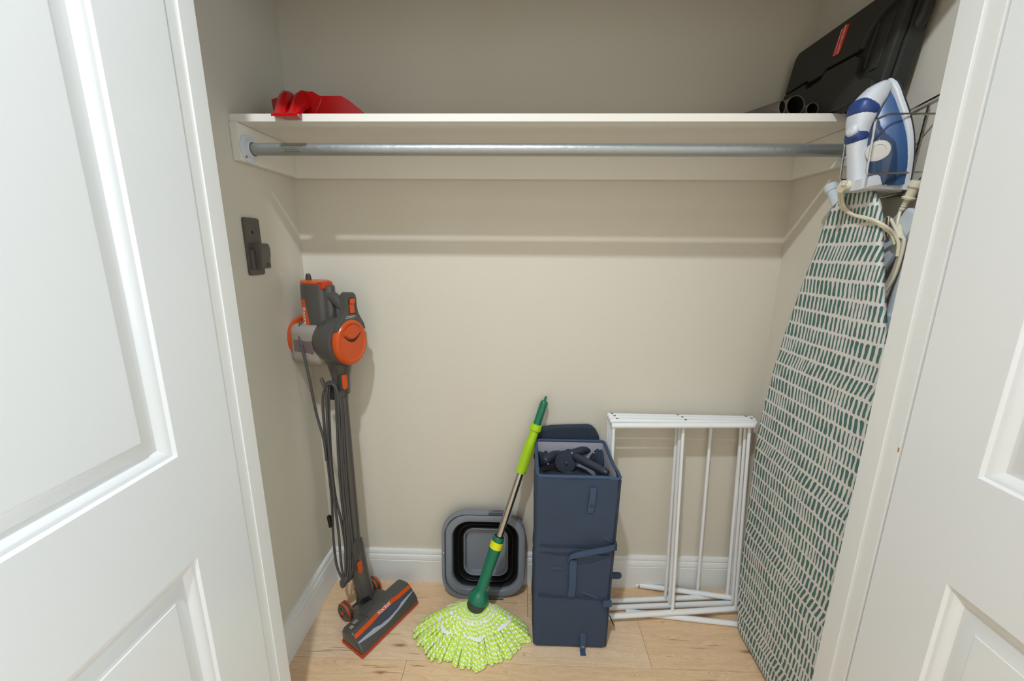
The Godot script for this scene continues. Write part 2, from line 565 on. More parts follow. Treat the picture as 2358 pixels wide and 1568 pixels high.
	base("baseboard_back", prof, frame(Vector3(0, 0, 0), Vector3(0, 0, 1), Vector3.UP, Vector3(1, 0, 0)), 0.0, W, "white stepped baseboard along the closet back wall")
	base("baseboard_left", prof, frame(Vector3(0, 0, 0), Vector3(1, 0, 0), Vector3.UP, Vector3(0, 0, 1)), 0.0155, 0.513, "white stepped baseboard beside the vacuum head")
	base("baseboard_right", prof, frame(Vector3(W, 0, 0), Vector3(-1, 0, 0), Vector3.UP, Vector3(0, 0, 1)), 0.0155, 0.513, "white stepped baseboard behind the ironing board")

func base(called: String, prof: Array, x: Transform3D, a: float, c: float, label: String) -> void:
	var b = MB.new()
	b.smooth = 25
	var r0 = PackedVector3Array(); var r1 = PackedVector3Array()
	for p in prof:
		r0.append(x * Vector3(p.x, p.y, a)); r1.append(x * Vector3(p.x, p.y, c))
	if x.basis.determinant() < 0: b.loft([r1, r0])
	else: b.loft([r0, r1])
	struct(called, b, M.white_paint, label, "baseboard")

func doors() -> void:
	for s in [0, 1]:
		var fx = 0.135 if s == 0 else 1.44      # face that looks into the doorway
		var dir = 1.0 if s == 0 else -1.0
		var z0 = 0.5805 if s == 0 else 0.591
		var d = thing("door_%d" % (s + 1), ["white two-panel closet door standing open, brightly lit", "white two-panel closet door standing open by the ironing board, in softer light"][s], "door", Vector3(fx - dir * 0.0175, 0.01, z0), "", "structure")
		var zs = [z0, z0 + 0.125, z0 + 0.477, z0 + 0.602]
		var ys = [0.012, 0.21, 0.7035, 0.902, 1.752, 1.868]
		var xb = fx - dir * 0.035
		var bx = func(y0: float, y1: float, za: float, zb: float) -> MB:
			var m = MB.new()
			m.box(Vector3(minf(xb, fx), y0, za), Vector3(maxf(xb, fx), y1, zb))
			return m
		part("stile", bx.call(ys[0], ys[5], zs[0], zs[1]), M.door_paint, d)
		part("stile", bx.call(ys[0], ys[5], zs[2], zs[3]), M.door_paint, d)
		part("rail", bx.call(ys[0], ys[1], zs[1], zs[2]), M.door_paint, d)
		part("rail", bx.call(ys[2], ys[3], zs[1], zs[2]), M.door_paint, d)
		part("rail", bx.call(ys[4], ys[5], zs[1], zs[2]), M.door_paint, d)
		for k in 2:
			var ya: float = ys[1] if k == 0 else ys[3]
			var yb: float = ys[2] if k == 0 else ys[4]
			var rings = []
			for e in [[0.0, 0.0], [0.0015, -0.001], [0.004, -0.0045], [0.006, -0.005], [0.010, -0.0056], [0.016, -0.0085], [0.020, -0.0118], [0.022, -0.0128], [0.0265, -0.0128], [0.030, -0.0118], [0.050, -0.0062], [0.0512, -0.0050], [0.053, -0.0046]]:
				rings.append(PackedVector3Array([Vector3(fx + dir * e[1], ya + e[0], zs[1] + e[0]), Vector3(fx + dir * e[1], yb - e[0], zs[1] + e[0]), Vector3(fx + dir * e[1], yb - e[0], zs[2] - e[0]), Vector3(fx + dir * e[1], ya + e[0], zs[2] - e[0])]))
			if s == 1:
				for r in rings: r.reverse()
			rings.push_front(PackedVector3Array(Array(rings[0]).map(func(p: Vector3) -> Vector3: return Vector3(xb, p.y, p.z))))
			var m = MB.new(); m.smooth = 24
			m.loft(rings)
			part("raised_panel", m, M.door_paint, d)

func shelf_and_rod() -> void:
	var W = 1.522
	var b = MB.new()
	b.bbox(Vector3(0.0005, 1.5445, 0.0005), Vector3(W - 0.0005, 1.5625, 0.264), 0.0012)
	tag(part("shelf", b, M.shelf_paint), "long white closet shelf spanning wall to wall above the rod", "shelf")
	b = MB.new(); b.bbox(Vector3(0.0005, 1.455, 0.0005), Vector3(W - 0.0005, 1.544, 0.019), 0.0012)
	tag(part("shelf_cleat", b, M.shelf_paint), "long cream shelf cleat on the back wall under the shelf", "shelf support", "cleats under the shelf")
	b = MB.new(); b.bbox(Vector3(0.0005, 1.457, 0.0195), Vector3(0.0195, 1.544, 0.268), 0.0012)
	tag(part("shelf_cleat", b, M.shelf_paint), "short white shelf cleat on the side wall above the vacuum dock", "shelf support", "cleats under the shelf")
	b = MB.new(); b.bbox(Vector3(W - 0.0195, 1.457, 0.0195), Vector3(W - 0.0005, 1.544, 0.268), 0.0012)
	tag(part("shelf_cleat", b, M.shelf_paint), "short white shelf cleat on the side wall behind the iron", "shelf support", "cleats under the shelf")
	var rc = Vector3(0.0, 1.489, 0.235)
	var t = thing("closet_rod", "galvanised steel closet rod hanging under the white shelf", "rod", Vector3(0.76, 1.474, 0.235))
	b = MB.new()
	b.x = frame(rc + Vector3(0.024, 0, 0), Vector3(0, 1, 0), Vector3(1, 0, 0), Vector3(0, 0, -1))
	b.lathe([[0.0125, 0.0], [0.0146, 0.0], [0.0146, W - 0.048], [0.0125, W - 0.048]], 32)
	var rod = part("pole", b, M.galv, t)
	# faint dark print near the socket
	var tx = MB.new()
	for k in 4:
		var a = deg_to_rad(18.0 - k * 17.0)
		var w = [0.062, 0.052, 0.036, 0.042][k] as float
		var n = Vector3(0, sin(a), cos(a))
		var up = Vector3(0, cos(a), -sin(a))
		var y = 0.106 + (0.062 - w) * 0.5
		for j in 9:
			tx.x = frame(Vector3(y + w * (j + 0.5) / 9, 1.489, 0.235) + n * 0.01468, Vector3.RIGHT, n, -up)
			tx.rbox(Vector3(w / 11.0, 0.0002, 0.0022), 0.00005)
	part("ink_print", tx, mat(Color8(84, 92, 62), 0.7), rod, "dark green printed lines on the steel")
	for s in [0, 1]:
		var o = rc + Vector3(0.0195 if s == 0 else W - 0.0195, 0, 0)
		var ax = Vector3(1, 0, 0) if s == 0 else Vector3(-1, 0, 0)
		var fl = MB.new()
		fl.x = frame(o, Vector3(0, 1, 0), ax, Vector3(0, 0, -1) if s == 0 else Vector3(0, 0, 1))
		fl.lathe([[0.033, 0.0], [0.033, 0.0025], [0.031, 0.0035], [0.0225, 0.0042], [0.0205, 0.012], [0.0195, 0.0135], [0.0165, 0.0135], [0.0163, 0.004]], 32)
		var f = part("rod_socket", fl, M.white_plastic, t, "white plastic socket")
		for a in [2.5, -0.9]:
			var sc = MB.new()
			sc.x = frame(o + Vector3(ax.x * 0.0036, sin(a) * 0.0265, cos(a) * 0.0265), Vector3(0, 1, 0), ax, Vector3(0, 0, -1) if s == 0 else Vector3(0, 0, 1))
			sc.lathe([[0.0036, 0.0], [0.0034, 0.001], [0.0018, 0.0014], [0.0012, 0.0006]], 12)
			part("screw", sc, M.screw, f)

func vacuum_dock() -> void:
	var t = thing("vacuum_dock", "dark grey plastic vacuum wall dock screwed to the side wall", "wall bracket", Vector3(0, 1.177, 0.24))
	var b = MB.new()
	b.x = frame(Vector3(0.004, 1.25, 0.24), Vector3(0, 0, 1), Vector3(1, 0, 0), Vector3(0, 1, 0))
	b.rbox(Vector3(0.061, 0.008, 0.147), 0.0025, 0.006)
	part("back_plate", b, M.bracket, t)
	b = MB.new()
	# raised block with a curved nose, profile in (out, up)
	var prof = PackedVector2Array([Vector2(0.006, 0.016), Vector2(0.014, 0.014), Vector2(0.024, 0.016), Vector2(0.031, 0.016), Vector2(0.032, 0.024), Vector2(0.0315, 0.036), Vector2(0.034, 0.05), Vector2(0.0345, 0.066), Vector2(0.032, 0.078), Vector2(0.028, 0.081), Vector2(0.006, 0.081)])
	b.x = frame(Vector3(0, 1.178, 0.24), Vector3(1, 0, 0), Vector3(0, 1, 0), Vector3(0, 0, 1))
	b.prism(prof, -0.023, 0.017, 0.003)
	var bl = part("hook_block", b, M.bracket, t)
	b = MB.new()
	b.x = b.x.translated(Vector3.ZERO)
	b.bbox(Vector3(0.006, 1.192, 0.258), Vector3(0.017, 1.243, 0.267), 0.003)
	part("side_guide", b, M.bracket, t)
	b = MB.new()
	b.x = frame(Vector3(0.0079, 1.287, 0.244), Vector3(0, 1, 0), Vector3(1, 0, 0), Vector3(0, 0, -1))
	b.lathe([[0.0042, 0.0], [0.004, 0.0006], [0.002, 0.0008], [0.0012, 0.0002]], 12)
	part("screw", b, M.black, t)
	b = MB.new()
	b.x = frame(Vector3(0.0313, 1.203, 0.232), Vector3(0, 1, 0), Vector3(1, 0, 0), Vector3(0, 0, -1))
	b.lathe([[0.0048, 0.0], [0.0046, 0.0012], [0.0034, 0.0013], [0.003, 0.0003]], 12)
	part("hole_rim", b, M.black, bl)

func vacuum() -> void:
	var t = thing("stick_vacuum", "dark grey and orange corded stick vacuum leaning in the closet corner", "vacuum cleaner", Vector3(0.17, 0, 0.13))
	var f = Vector3(0.927, 0, 0.375)
	var side = Vector3(-0.375, 0, 0.927)
	var O = Vector3(0.0215, 0.973, 0.07)
	var T = frame(O, f, Vector3.UP, side)
	var TA = T * frame(Vector3.ZERO, Vector3(0, 1, 0), Vector3(1, 0, 0), Vector3(0, 0, -1))      # lathe axis points to the front
	var TP = T * frame(Vector3.ZERO, Vector3(0, 0, -1), Vector3(0, 1, 0), Vector3(1, 0, 0))      # prism: x across, y up, z to the front
	var ell = func(y: float, a: float, c: float, ax := 0.072, n := 28) -> PackedVector3Array:
		var o = PackedVector3Array()
		for i in n:
			var q = -TAU * i / n
			o.append(Vector3(ax + a * cos(q), y, c * sin(q)))
		return o
	# dust cup lid, against the side wall
	var b = MB.new(); b.x = TA
	b.lathe([[0.05, -0.008], [0.062, -0.006], [0.067, 0.0], [0.067, 0.006], [0.06, 0.009]], 32)
	part("dust_cup_lid", b, M.orange, t, "orange lid")
	b = MB.new(); b.x = T
	b.bbox(Vector3(0.03, -0.083, -0.03), Vector3(0.09, -0.071, 0.035), 0.004)
	part("lid_latch", b, M.orange_dark, t)
	# dust cup
	var cup = func(x0: float, x1: float, y0: float, y1: float, w: float) -> MB:
		var m = MB.new()
		m.x = T
		m.bbox(Vector3(x0, y0, -w), Vector3(x1, y1, w), 0.03, 6)
		return m
	var band = func() -> MB:
		var m = MB.new()
		m.x = T
		m.bbox(Vector3(0.02, -0.036, 0.04), Vector3(0.1, 0.006, 0.0617), 0.004, 2)
		return m
	var dusty = mat(Color8(158, 148, 138), 0.3, 0, noise_normal(0.05, 4, 3.0, 21), 18.0, 0.25)
	part("dust_cup", cup.call(-0.012, 0.12, -0.08, 0.05, 0.061), dusty, t, "smoky see-through dust cup, grey with dust")
	part("filter_band", band.call(), mat(Color8(116, 98, 96), 0.35), t, "dull mauve filter seen inside the cup")
	# motor housing between the cup and the face
	b = MB.new(); b.x = TA
	b.lathe([[0.034, 0.082], [0.052, 0.088], [0.064, 0.105], [0.071, 0.13], [0.073, 0.15]], 32)
	part("motor_housing", b, M.dark_grey, t)
	# upright column
	b = MB.new(); b.x = T
	b.loft([ell.call(-0.005, 0.05, 0.036), ell.call(0.03, 0.0545, 0.041), ell.call(0.12, 0.054, 0.041), ell.call(0.166, 0.053, 0.04), ell.call(0.17, 0.051, 0.038)])
	b.loft([ell.call(0.05, 0.024, 0.02, 0.118, 16), ell.call(0.165, 0.024, 0.02, 0.114, 16)])
	var colm = part("motor_column", b, M.dark_grey, t)
	b = MB.new(); b.x = T
	b.loft([ell.call(0.168, 0.047, 0.035, 0.068), ell.call(0.174, 0.05, 0.037, 0.068), ell.call(0.179, 0.048, 0.035, 0.068), ell.call(0.181, 0.04, 0.028, 0.068)])
	part("top_cap", b, M.orange, t, "orange cap")
	b = MB.new(); b.x = T
	b.bbox(Vector3(0.098, 0.157, -0.012), Vector3(0.126, 0.178, 0.026), 0.003)
	part("release_button", b, M.orange_dark, t)
	b = MB.new(); b.x = T * Transform3D(Basis.IDENTITY, Vector3(0.05, 0, 0.008))
	b.lathe([[0.009, 0.178], [0.008, 0.19], [0.0068, 0.196], [0.004, 0.1995]], 16)
	part("top_knob", b, M.dark_matt, t)
	# orange badge wrapped on the column, with its name
	b = MB.new(); b.x = T
	var ring = func(y: float, a0: float, a1: float) -> PackedVector3Array:
		var o = PackedVector3Array()
		for k in 7:
			var q = deg_to_rad(lerpf(a0, a1, k / 6.0))
			o.append(Vector3(0.072 + 0.0555 * cos(q), y, 0.0418 * sin(q)))
		for k in 7:
			var q = deg_to_rad(lerpf(a1, a0, k / 6.0))
			o.append(Vector3(0.072 + 0.053 * cos(q), y, 0.0394 * sin(q)))
		return o
	b.loft([ring.call(0.03, 126, 82), ring.call(0.125, 128, 100)])
	var badge = part("side_badge", b, M.orange, t, "orange badge with the name running down it")
	var q = deg_to_rad(107)
	var n = (T.basis * Vector3(cos(q) / 0.0555, 0, sin(q) / 0.0418)).normalized()
	var pos: Vector3 = T * Vector3(0.072 + 0.0562 * cos(q), 0.072, 0.0424 * sin(q))
	lettering("name_lettering", "Rocket", 0.02, pos, Vector3.DOWN, -n.cross(Vector3.DOWN) * -1.0, M.print_white, badge, 0.0008, "white lettering")
	# handle from the column to the face
	b = MB.new(); b.x = T
	b.tube(spline([Vector3(0.105, 0.14, 0), Vector3(0.125, 0.138, 0), Vector3(0.155, 0.12, 0), Vector3(0.184, 0.095, 0)], 5), 0.0165, 16, false)
	part("handle", b, M.dark_grey, t)
	b = MB.new(); b.x = T
	b.tube(spline([Vector3(0.117, 0.139, 0), Vector3(0.120, 0.1385, 0), Vector3(0.1225, 0.1375, 0)], 2), 0.0185, 16, false)
	part("handle_collar", b, M.dark_matt, t)
	# teardrop face plate
	var poly = PackedVector2Array()
	for i in 25:
		var a = lerpf(-218, 38, i / 24.0)
		poly.append(Vector2(cos(deg_to_rad(a)), sin(deg_to_rad(a))) * 0.074)
	poly.append_array(PackedVector2Array([Vector2(0.04, 0.064), Vector2(0.02, 0.075), Vector2(-0.02, 0.075), Vector2(-0.04, 0.064)]))
	b = MB.new(); b.x = TP
	b.prism(poly, 0.14, 0.182, 0.006)
	var face = part("face_plate", b, M.dark_grey, t)
	b = MB.new(); b.x = TP * Transform3D(Basis(Vector3.BACK, -0.075), Vector3(0.002, 0.004, 0))
	b.prism(PackedVector2Array([Vector2(0.058, 0.03), Vector2(0.052, 0.05), Vector2(0.04, 0.066), Vector2(0.029, 0.084), Vector2(0.0235, 0.105), Vector2(0.022, 0.128), Vector2(0.018, 0.139), Vector2(0.009, 0.145), Vector2(-0.009, 0.145), Vector2(-0.018, 0.139), Vector2(-0.022, 0.128), Vector2(-0.0235, 0.105), Vector2(-0.027, 0.084), Vector2(-0.037, 0.066), Vector2(-0.052, 0.05), Vector2(-0.058, 0.03)]), 0.168, 0.196, 0.005)
	var neck = part("switch_neck", b, M.dark_grey, t)
	# orange filter door
	b = MB.new(); b.x = TA
	b.x.basis.x *= 1.07; b.x.basis.z *= 0.93
	b.lathe([[0.0655, 0.176], [0.0665, 0.186], [0.0655, 0.193], [0.061, 0.199], [0.054, 0.2005], [0.0525, 0.1985], [0.05, 0.1975], [0.03, 0.199], [0.0, 0.1995]], 40)
	var door = part("filter_door", b, M.orange, t, "round glossy orange filter door")
	var cres = PackedVector2Array()
	for i in 11: cres.append(Vector2(lerpf(-0.034, 0.034, i / 10.0), 0.024 - 0.024 * sin(PI * i / 10.0)))
	for i in 11: cres.append(Vector2(lerpf(0.034, -0.034, i / 10.0), 0.0235 - 0.015 * sin(PI * i / 10.0)))
	b = MB.new(); b.x = TP; b.prism(cres, 0.1975, 0.2001)
	part("finger_recess_shade", b, mat(Color8(70, 22, 10), 0.5), door)  # flat dark crescent, shade of the finger hollow put into its colour
	var lip = PackedVector2Array()
	for i in 11: lip.append(Vector2(lerpf(-0.031, 0.031, i / 10.0), 0.026 - 0.0145 * sin(PI * i / 10.0)))
	for i in 11: lip.append(Vector2(lerpf(0.031, -0.031, i / 10.0), 0.027 + 0.026 * sin(PI * i / 10.0)))
	b = MB.new(); b.x = TP; b.prism(lip, 0.197, 0.2035, 0.0025)
	part("finger_tab", b, M.orange, door)
	# switch on the neck of the face
	b = MB.new(); b.x = TP
	b.x = TP * Transform3D(Basis.IDENTITY, Vector3(0.011, 0.109, 0.196))
	var sw = PackedVector2Array([Vector2(-0.0115, -0.024), Vector2(0.0115, -0.024), Vector2(0.0115, 0.02), Vector2(0.007, 0.0235), Vector2(-0.007, 0.0235), Vector2(-0.0115, 0.02)])
	b.prism(sw, -0.002, 0.0008)
	var sr = part("switch_recess", b, M.black, neck)
	b = MB.new(); b.x = TP * Transform3D(Basis.IDENTITY, Vector3(0.01, 0.109, 0.196))
	b.bbox(Vector3(-0.0095, -0.022, -0.001), Vector3(0.0075, 0.005, 0.004), 0.0015)
	b.bbox(Vector3(-0.009, 0.005, -0.001), Vector3(0.009, 0.021, 0.0065), 0.003)
	part("power_switch", b, M.orange, neck)
	b = MB.new(); b.x = TP
	b.bbox(Vector3(-0.016, 0.0775, 0.1955), Vector3(0.02, 0.0787, 0.1963), 0.0002)
	b.bbox(Vector3(-0.018, 0.0735, 0.1955), Vector3(0.022, 0.0745, 0.1963), 0.0002)
	part("fine_print", b, M.print_white, neck)
	# neck socket under the body
	var w0: Vector3 = T * Vector3(0.138, -0.065, 0)
	var w1: Vector3 = T * Vector3(0.138, -0.115, 0)
	var wt = Vector3(0.1481, 0.8011, 0.1200)
	var wb = Vector3(0.1576, 0.2466, 0.1370)
	b = MB.new()
	b.tube(PackedVector3Array([w0 + Vector3(0, 0.03, 0), w0, w1, w1.lerp(wt, 0.5), wt]), 0.03, 20, false, [0.05, 0.038, 0.027, 0.026, 0.024])
	part("wand_socket", b, M.dark_grey, t)
	b = MB.new()
	var lt = Vector3(0.1714, 0.8489, 0.1450)
	b.x = frame(lt, -side, Vector3.UP, f)
	b.bbox(Vector3(-0.013, -0.03, -0.02), Vector3(0.013, 0.024, -0.001), 0.005)
	var lh = part("latch_housing", b, M.dark_matt, t)
	b = MB.new(); b.x = frame(lt, -side, Vector3.UP, f)
	b.prism(PackedVector2Array([Vector2(-0.0095, 0.021), Vector2(-0.0095, -0.018), Vector2(-0.0065, -0.0245), Vector2(0, -0.027), Vector2(0.0065, -0.0245), Vector2(0.0095, -0.018), Vector2(0.0095, 0.021)]), -0.003, 0.0012, 0.001)
	part("latch_button", b, M.orange, lh, "orange latch button")
	# wand
	b = MB.new(); b.x = along(wt + Vector3(0, 0.03, 0), wb)
	var wl = (wt + Vector3(0, 0.03, 0)).distance_to(wb)
	b.lathe([[0.017, 0.0], [0.017, 0.05], [0.0158, 0.056], [0.0158, wl]], 20)
	part("wand", b, M.dark_grey, t)
	# upper cord hook
	var hk = Vector3(0.1112, 0.8268, 0.1250)
	b = MB.new()
	b.tube(PackedVector3Array([Vector3(0.1466, 0.8314, 0.1200), Vector3(0.1253, 0.8299, 0.1250), hk, Vector3(0.1019, 0.8198, 0.1300)]), 0.009, 10, false, [0.014, 0.010, 0.0085, 0.008])
	b.tube(spline([Vector3(0.0913, 0.8524, 0.1300), Vector3(0.0980, 0.8315, 0.1310), Vector3(0.1064, 0.8134, 0.1320)], 4), 0.006, 8, false)
	part("cord_hook", b, M.dark_grey, t)
	b = MB.new()
	b.x = frame(Vector3(0.1202, 0.7992, 0.1200), -side, Vector3.UP, f)
	b.bbox(Vector3(-0.01, -0.02, -0.01), Vector3(0.01, 0.02, 0.01), 0.005)
	part("hook_stop", b, M.dark_matt, t)
	# floor head
	var Fh = Vector3(0.863, 0, 0.505)
	var Ln = Vector3(0.505, 0, -0.863)
	var c = Vector3(0.251, 0.0015, 0.192)
	var TH = frame(c, Fh, Vector3.UP, -Ln)          # prism: x to the front, y up, z towards the near end
	b = MB.new(); b.x = TH
	b.prism(PackedVector2Array([Vector2(-0.05, 0.012), Vector2(-0.052, 0.03), Vector2(-0.05, 0.05), Vector2(-0.043, 0.061), Vector2(-0.03, 0.0655), Vector2(-0.004, 0.068), Vector2(0.006, 0.0665), Vector2(0.04, 0.037), Vector2(0.047, 0.028), Vector2(0.05, 0.012)]), -0.121, 0.121, 0.009)
	var head = part("floor_head", b, M.dark_grey, t)
	b = MB.new(); b.x = TH
	b.prism(PackedVector2Array([Vector2(-0.05, 0.0025), Vector2(-0.051, 0.0125), Vector2(0.0488, 0.0125), Vector2(0.0495, 0.0048), Vector2(0.0505, 0.0045), Vector2(0.0505, 0.0025)]), -0.1205, 0.1215, 0.002)
	part("bumper_strip", b, M.orange_dark, head, "orange strip round the base")
	# slope of the head: local x along the head, y up the slope, z out
	var sn = Vector2(0.657, 0.754)
	var TS = TH * frame(Vector3(0.006, 0.0665, 0), Vector3(0, 0, -1), Vector3(-0.755, 0.656, 0), Vector3(0.656, 0.755, 0))
	b = MB.new(); b.x = TS
	b.prism(PackedVector2Array([Vector2(-0.117, -0.004), Vector2(-0.117, -0.018), Vector2(-0.055, -0.0165), Vector2(-0.02, -0.012), Vector2(0.03, -0.0125), Vector2(0.06, -0.0165), Vector2(0.117, -0.018), Vector2(0.117, -0.004), Vector2(0.06, -0.003), Vector2(0.03, 0.002), Vector2(-0.02, 0.002), Vector2(-0.055, -0.002)]), -0.003, 0.002, 0.0006)
	var stripe = part("orange_stripe", b, M.orange, head, "orange stripe with the name")
	b = MB.new(); b.x = TS
	b.prism(PackedVector2Array([Vector2(-0.117, -0.0185), Vector2(-0.115, -0.028), Vector2(-0.055, -0.03), Vector2(-0.035, -0.037), Vector2(0.0, -0.04), Vector2(0.04, -0.037), Vector2(0.06, -0.03), Vector2(0.115, -0.027), Vector2(0.117, -0.0185), Vector2(0.06, -0.017), Vector2(0.03, -0.013), Vector2(-0.02, -0.0125), Vector2(-0.055, -0.017)]), -0.003, 0.0022, 0.001)
	part("brush_window", b, mat(Color8(74, 76, 88), 0.12), head, "dark glossy window over the brush roll")
	b = MB.new(); b.x = TS
	b.prism(PackedVector2Array([Vector2(-0.116, -0.0285), Vector2(-0.116, -0.034), Vector2(-0.06, -0.044), Vector2(-0.02, -0.0485), Vector2(0.0, -0.0485), Vector2(0.06, -0.041), Vector2(0.114, -0.031), Vector2(0.114, -0.028), Vector2(0.06, -0.0305), Vector2(0.04, -0.0375), Vector2(0.0, -0.0405), Vector2(-0.035, -0.0375), Vector2(-0.055, -0.0305)]), -0.004, 0.0015, 0.0005)
	part("grey_trim", b, mat(Color8(158, 166, 172), 0.35), head, "pale grey trim below the window")
	lettering("name_lettering", "Rocket", 0.017, TS * Vector3(0.001, -0.0058, 0.0022), TS.basis.x, TS.basis.y, M.print_white, stripe, 0.0006, "white lettering")
	b = MB.new(); b.x = TH
	for k in 3: b.bbox(Vector3(-0.028 + k * 0.004, 0.0675, 0.078), Vector3(-0.0272 + k * 0.004, 0.0682, 0.094), 0.0002)
	for k in 2: b.bbox(Vector3(-0.021 + k * 0.006, 0.0678, 0.099), Vector3(-0.019 + k * 0.006, 0.0685, 0.11), 0.0003)
	part("fine_print", b, M.print_white, head)
	# raised neck plate and yoke
	b = MB.new(); b.x = TH
	b.prism(PackedVector2Array([Vector2(-0.095, 0.02), Vector2(-0.095, 0.044), Vector2(-0.08, 0.054), Vector2(-0.06, 0.064), Vector2(-0.03, 0.0715), Vector2(-0.002, 0.0725), Vector2(0.008, 0.0685), Vector2(0.0, 0.05), Vector2(-0.05, 0.02)]), -0.05, 0.055, 0.004)
	part("neck_plate", b, M.dark_grey, head)
	b = MB.new(); b.x = TH
	b.bbox(Vector3(-0.108, 0.014, -0.05), Vector3(-0.082, 0.044, 0.06), 0.006)
	part("axle_bridge", b, M.dark_matt, head)
	for s in [-1, 1]:
		var wc = Vector3(0.1200, 0.0320, 0.1821) if s == 1 else Vector3(0.1792, 0.0320, 0.0675)
		var TW = frame(wc, Vector3.UP * 1.14, -Ln * s, Vector3.UP.cross(-Ln * s) * 1.14)
		b = MB.new(); b.x = TW
		b.lathe([[0.0175, -0.014], [0.0265, -0.012], [0.0272, -0.007], [0.0272, 0.001], [0.0265, 0.006], [0.022, 0.0115], [0.02, 0.012], [0.012, 0.0095], [0.006, 0.0095], [0.005, 0.0125], [0.0, 0.013]], 28)
		var wheel = part("wheel", b, M.dark_grey, t)
		b = MB.new(); b.x = TW
		b.lathe([[0.0265, 0.001], [0.0278, 0.0015], [0.0278, 0.0055], [0.0258, 0.0075]], 28, false, false)
		b.lathe([[0.0265, -0.0125], [0.0277, -0.0115], [0.0277, -0.0085], [0.0265, -0.008]], 28, false, false)
		part("tyre_band", b, M.orange, wheel, "orange bands")
		b = MB.new(); b.x = TW
		b.lathe([[0.0062, 0.0092], [0.0058, 0.0132], [0.003, 0.0142]], 14)
		part("hub_cap", b, M.orange_dark, wheel)
		b = MB.new()
		for k in 3:
			var an = TAU * k / 3 + 0.5
			b.x = TW * Transform3D(Basis(Vector3.UP, an), Vector3.ZERO)
			b.rbox(Vector3(0.008, 0.0024, 0.012), 0.001, 0.003, Vector3(0.0145, 0.0102, 0))
		part("spoke_slot", b, M.black, wheel); 
	# lower neck
	var nb = Vector3(0.1746, 0.0636, 0.1420)
	var nt = wb + (wb - wt).normalized() * -0.03
	b = MB.new()
	b.tube(spline([nt, wb + Vector3(0.001, -0.02, 0), wb.lerp(nb, 0.55) + Vector3(0, 0, 0.004), nb + Vector3(0, 0.01, 0), nb + Vector3(0, -0.035, 0.006)], 4), 0.024, 20, false, [0.021, 0.0225, 0.0245, 0.0255, 0.0262, 0.027, 0.0275, 0.028, 0.0285, 0.029, 0.0295, 0.03, 0.03, 0.03, 0.0295, 0.029, 0.028])
	part("swivel_neck", b, M.dark_grey, t)
	b = MB.new()
	b.tube(PackedVector3Array([Vector3(0.1681, 0.0600, 0.1459) + Vector3(-0.03, 0, -0.04), Vector3(0.1681, 0.0600, 0.1459) + Vector3(0.03, 0, 0.03)]), 0.019, 14)
	part("neck_joint", b, M.black, t)
	var lp = Vector3(0.1796, 0.1967, 0.1680)
	b = MB.new(); b.x = frame(Vector3(0.1719, 0.2254, 0.1580), -side, Vector3(0.06, 0.995, -0.05).normalized(), f)
	b.x.basis = b.x.basis.orthonormalized()
	b.prism(PackedVector2Array([Vector2(-0.017, 0.05), Vector2(-0.014, -0.04), Vector2(0.014, -0.04), Vector2(0.014, 0.03), Vector2(0.008, 0.062), Vector2(-0.012, 0.062)]), -0.02, 0.002, 0.004)
	var lh2 = part("latch_housing", b, M.dark_grey, t)
	b = MB.new(); b.x = frame(lp, -side, Vector3.UP, f)
	b.prism(PackedVector2Array([Vector2(-0.009, 0.022), Vector2(-0.0075, -0.014), Vector2(-0.003, -0.022), Vector2(0.004, -0.022), Vector2(0.009, -0.014), Vector2(0.0065, 0.022)]), -0.006, 0.0012, 0.001)
	part("latch_button", b, M.orange, lh2, "orange latch button")
	# lower cord hook
	b = MB.new()
	b.tube(spline([Vector3(0.1460, 0.1476, 0.1500), Vector3(0.1297, 0.1470, 0.1650), Vector3(0.1192, 0.1473, 0.1750)], 3), 0.009, 10)
	b.tube(spline([Vector3(0.1384, 0.1735, 0.1800), Vector3(0.1248, 0.1523, 0.1800), Vector3(0.1172, 0.1256, 0.1780)], 3), 0.01, 10, false, [0.006, 0.009, 0.012, 0.013, 0.012, 0.009, 0.005])
	part("cord_hook", b, M.dark_grey, t)
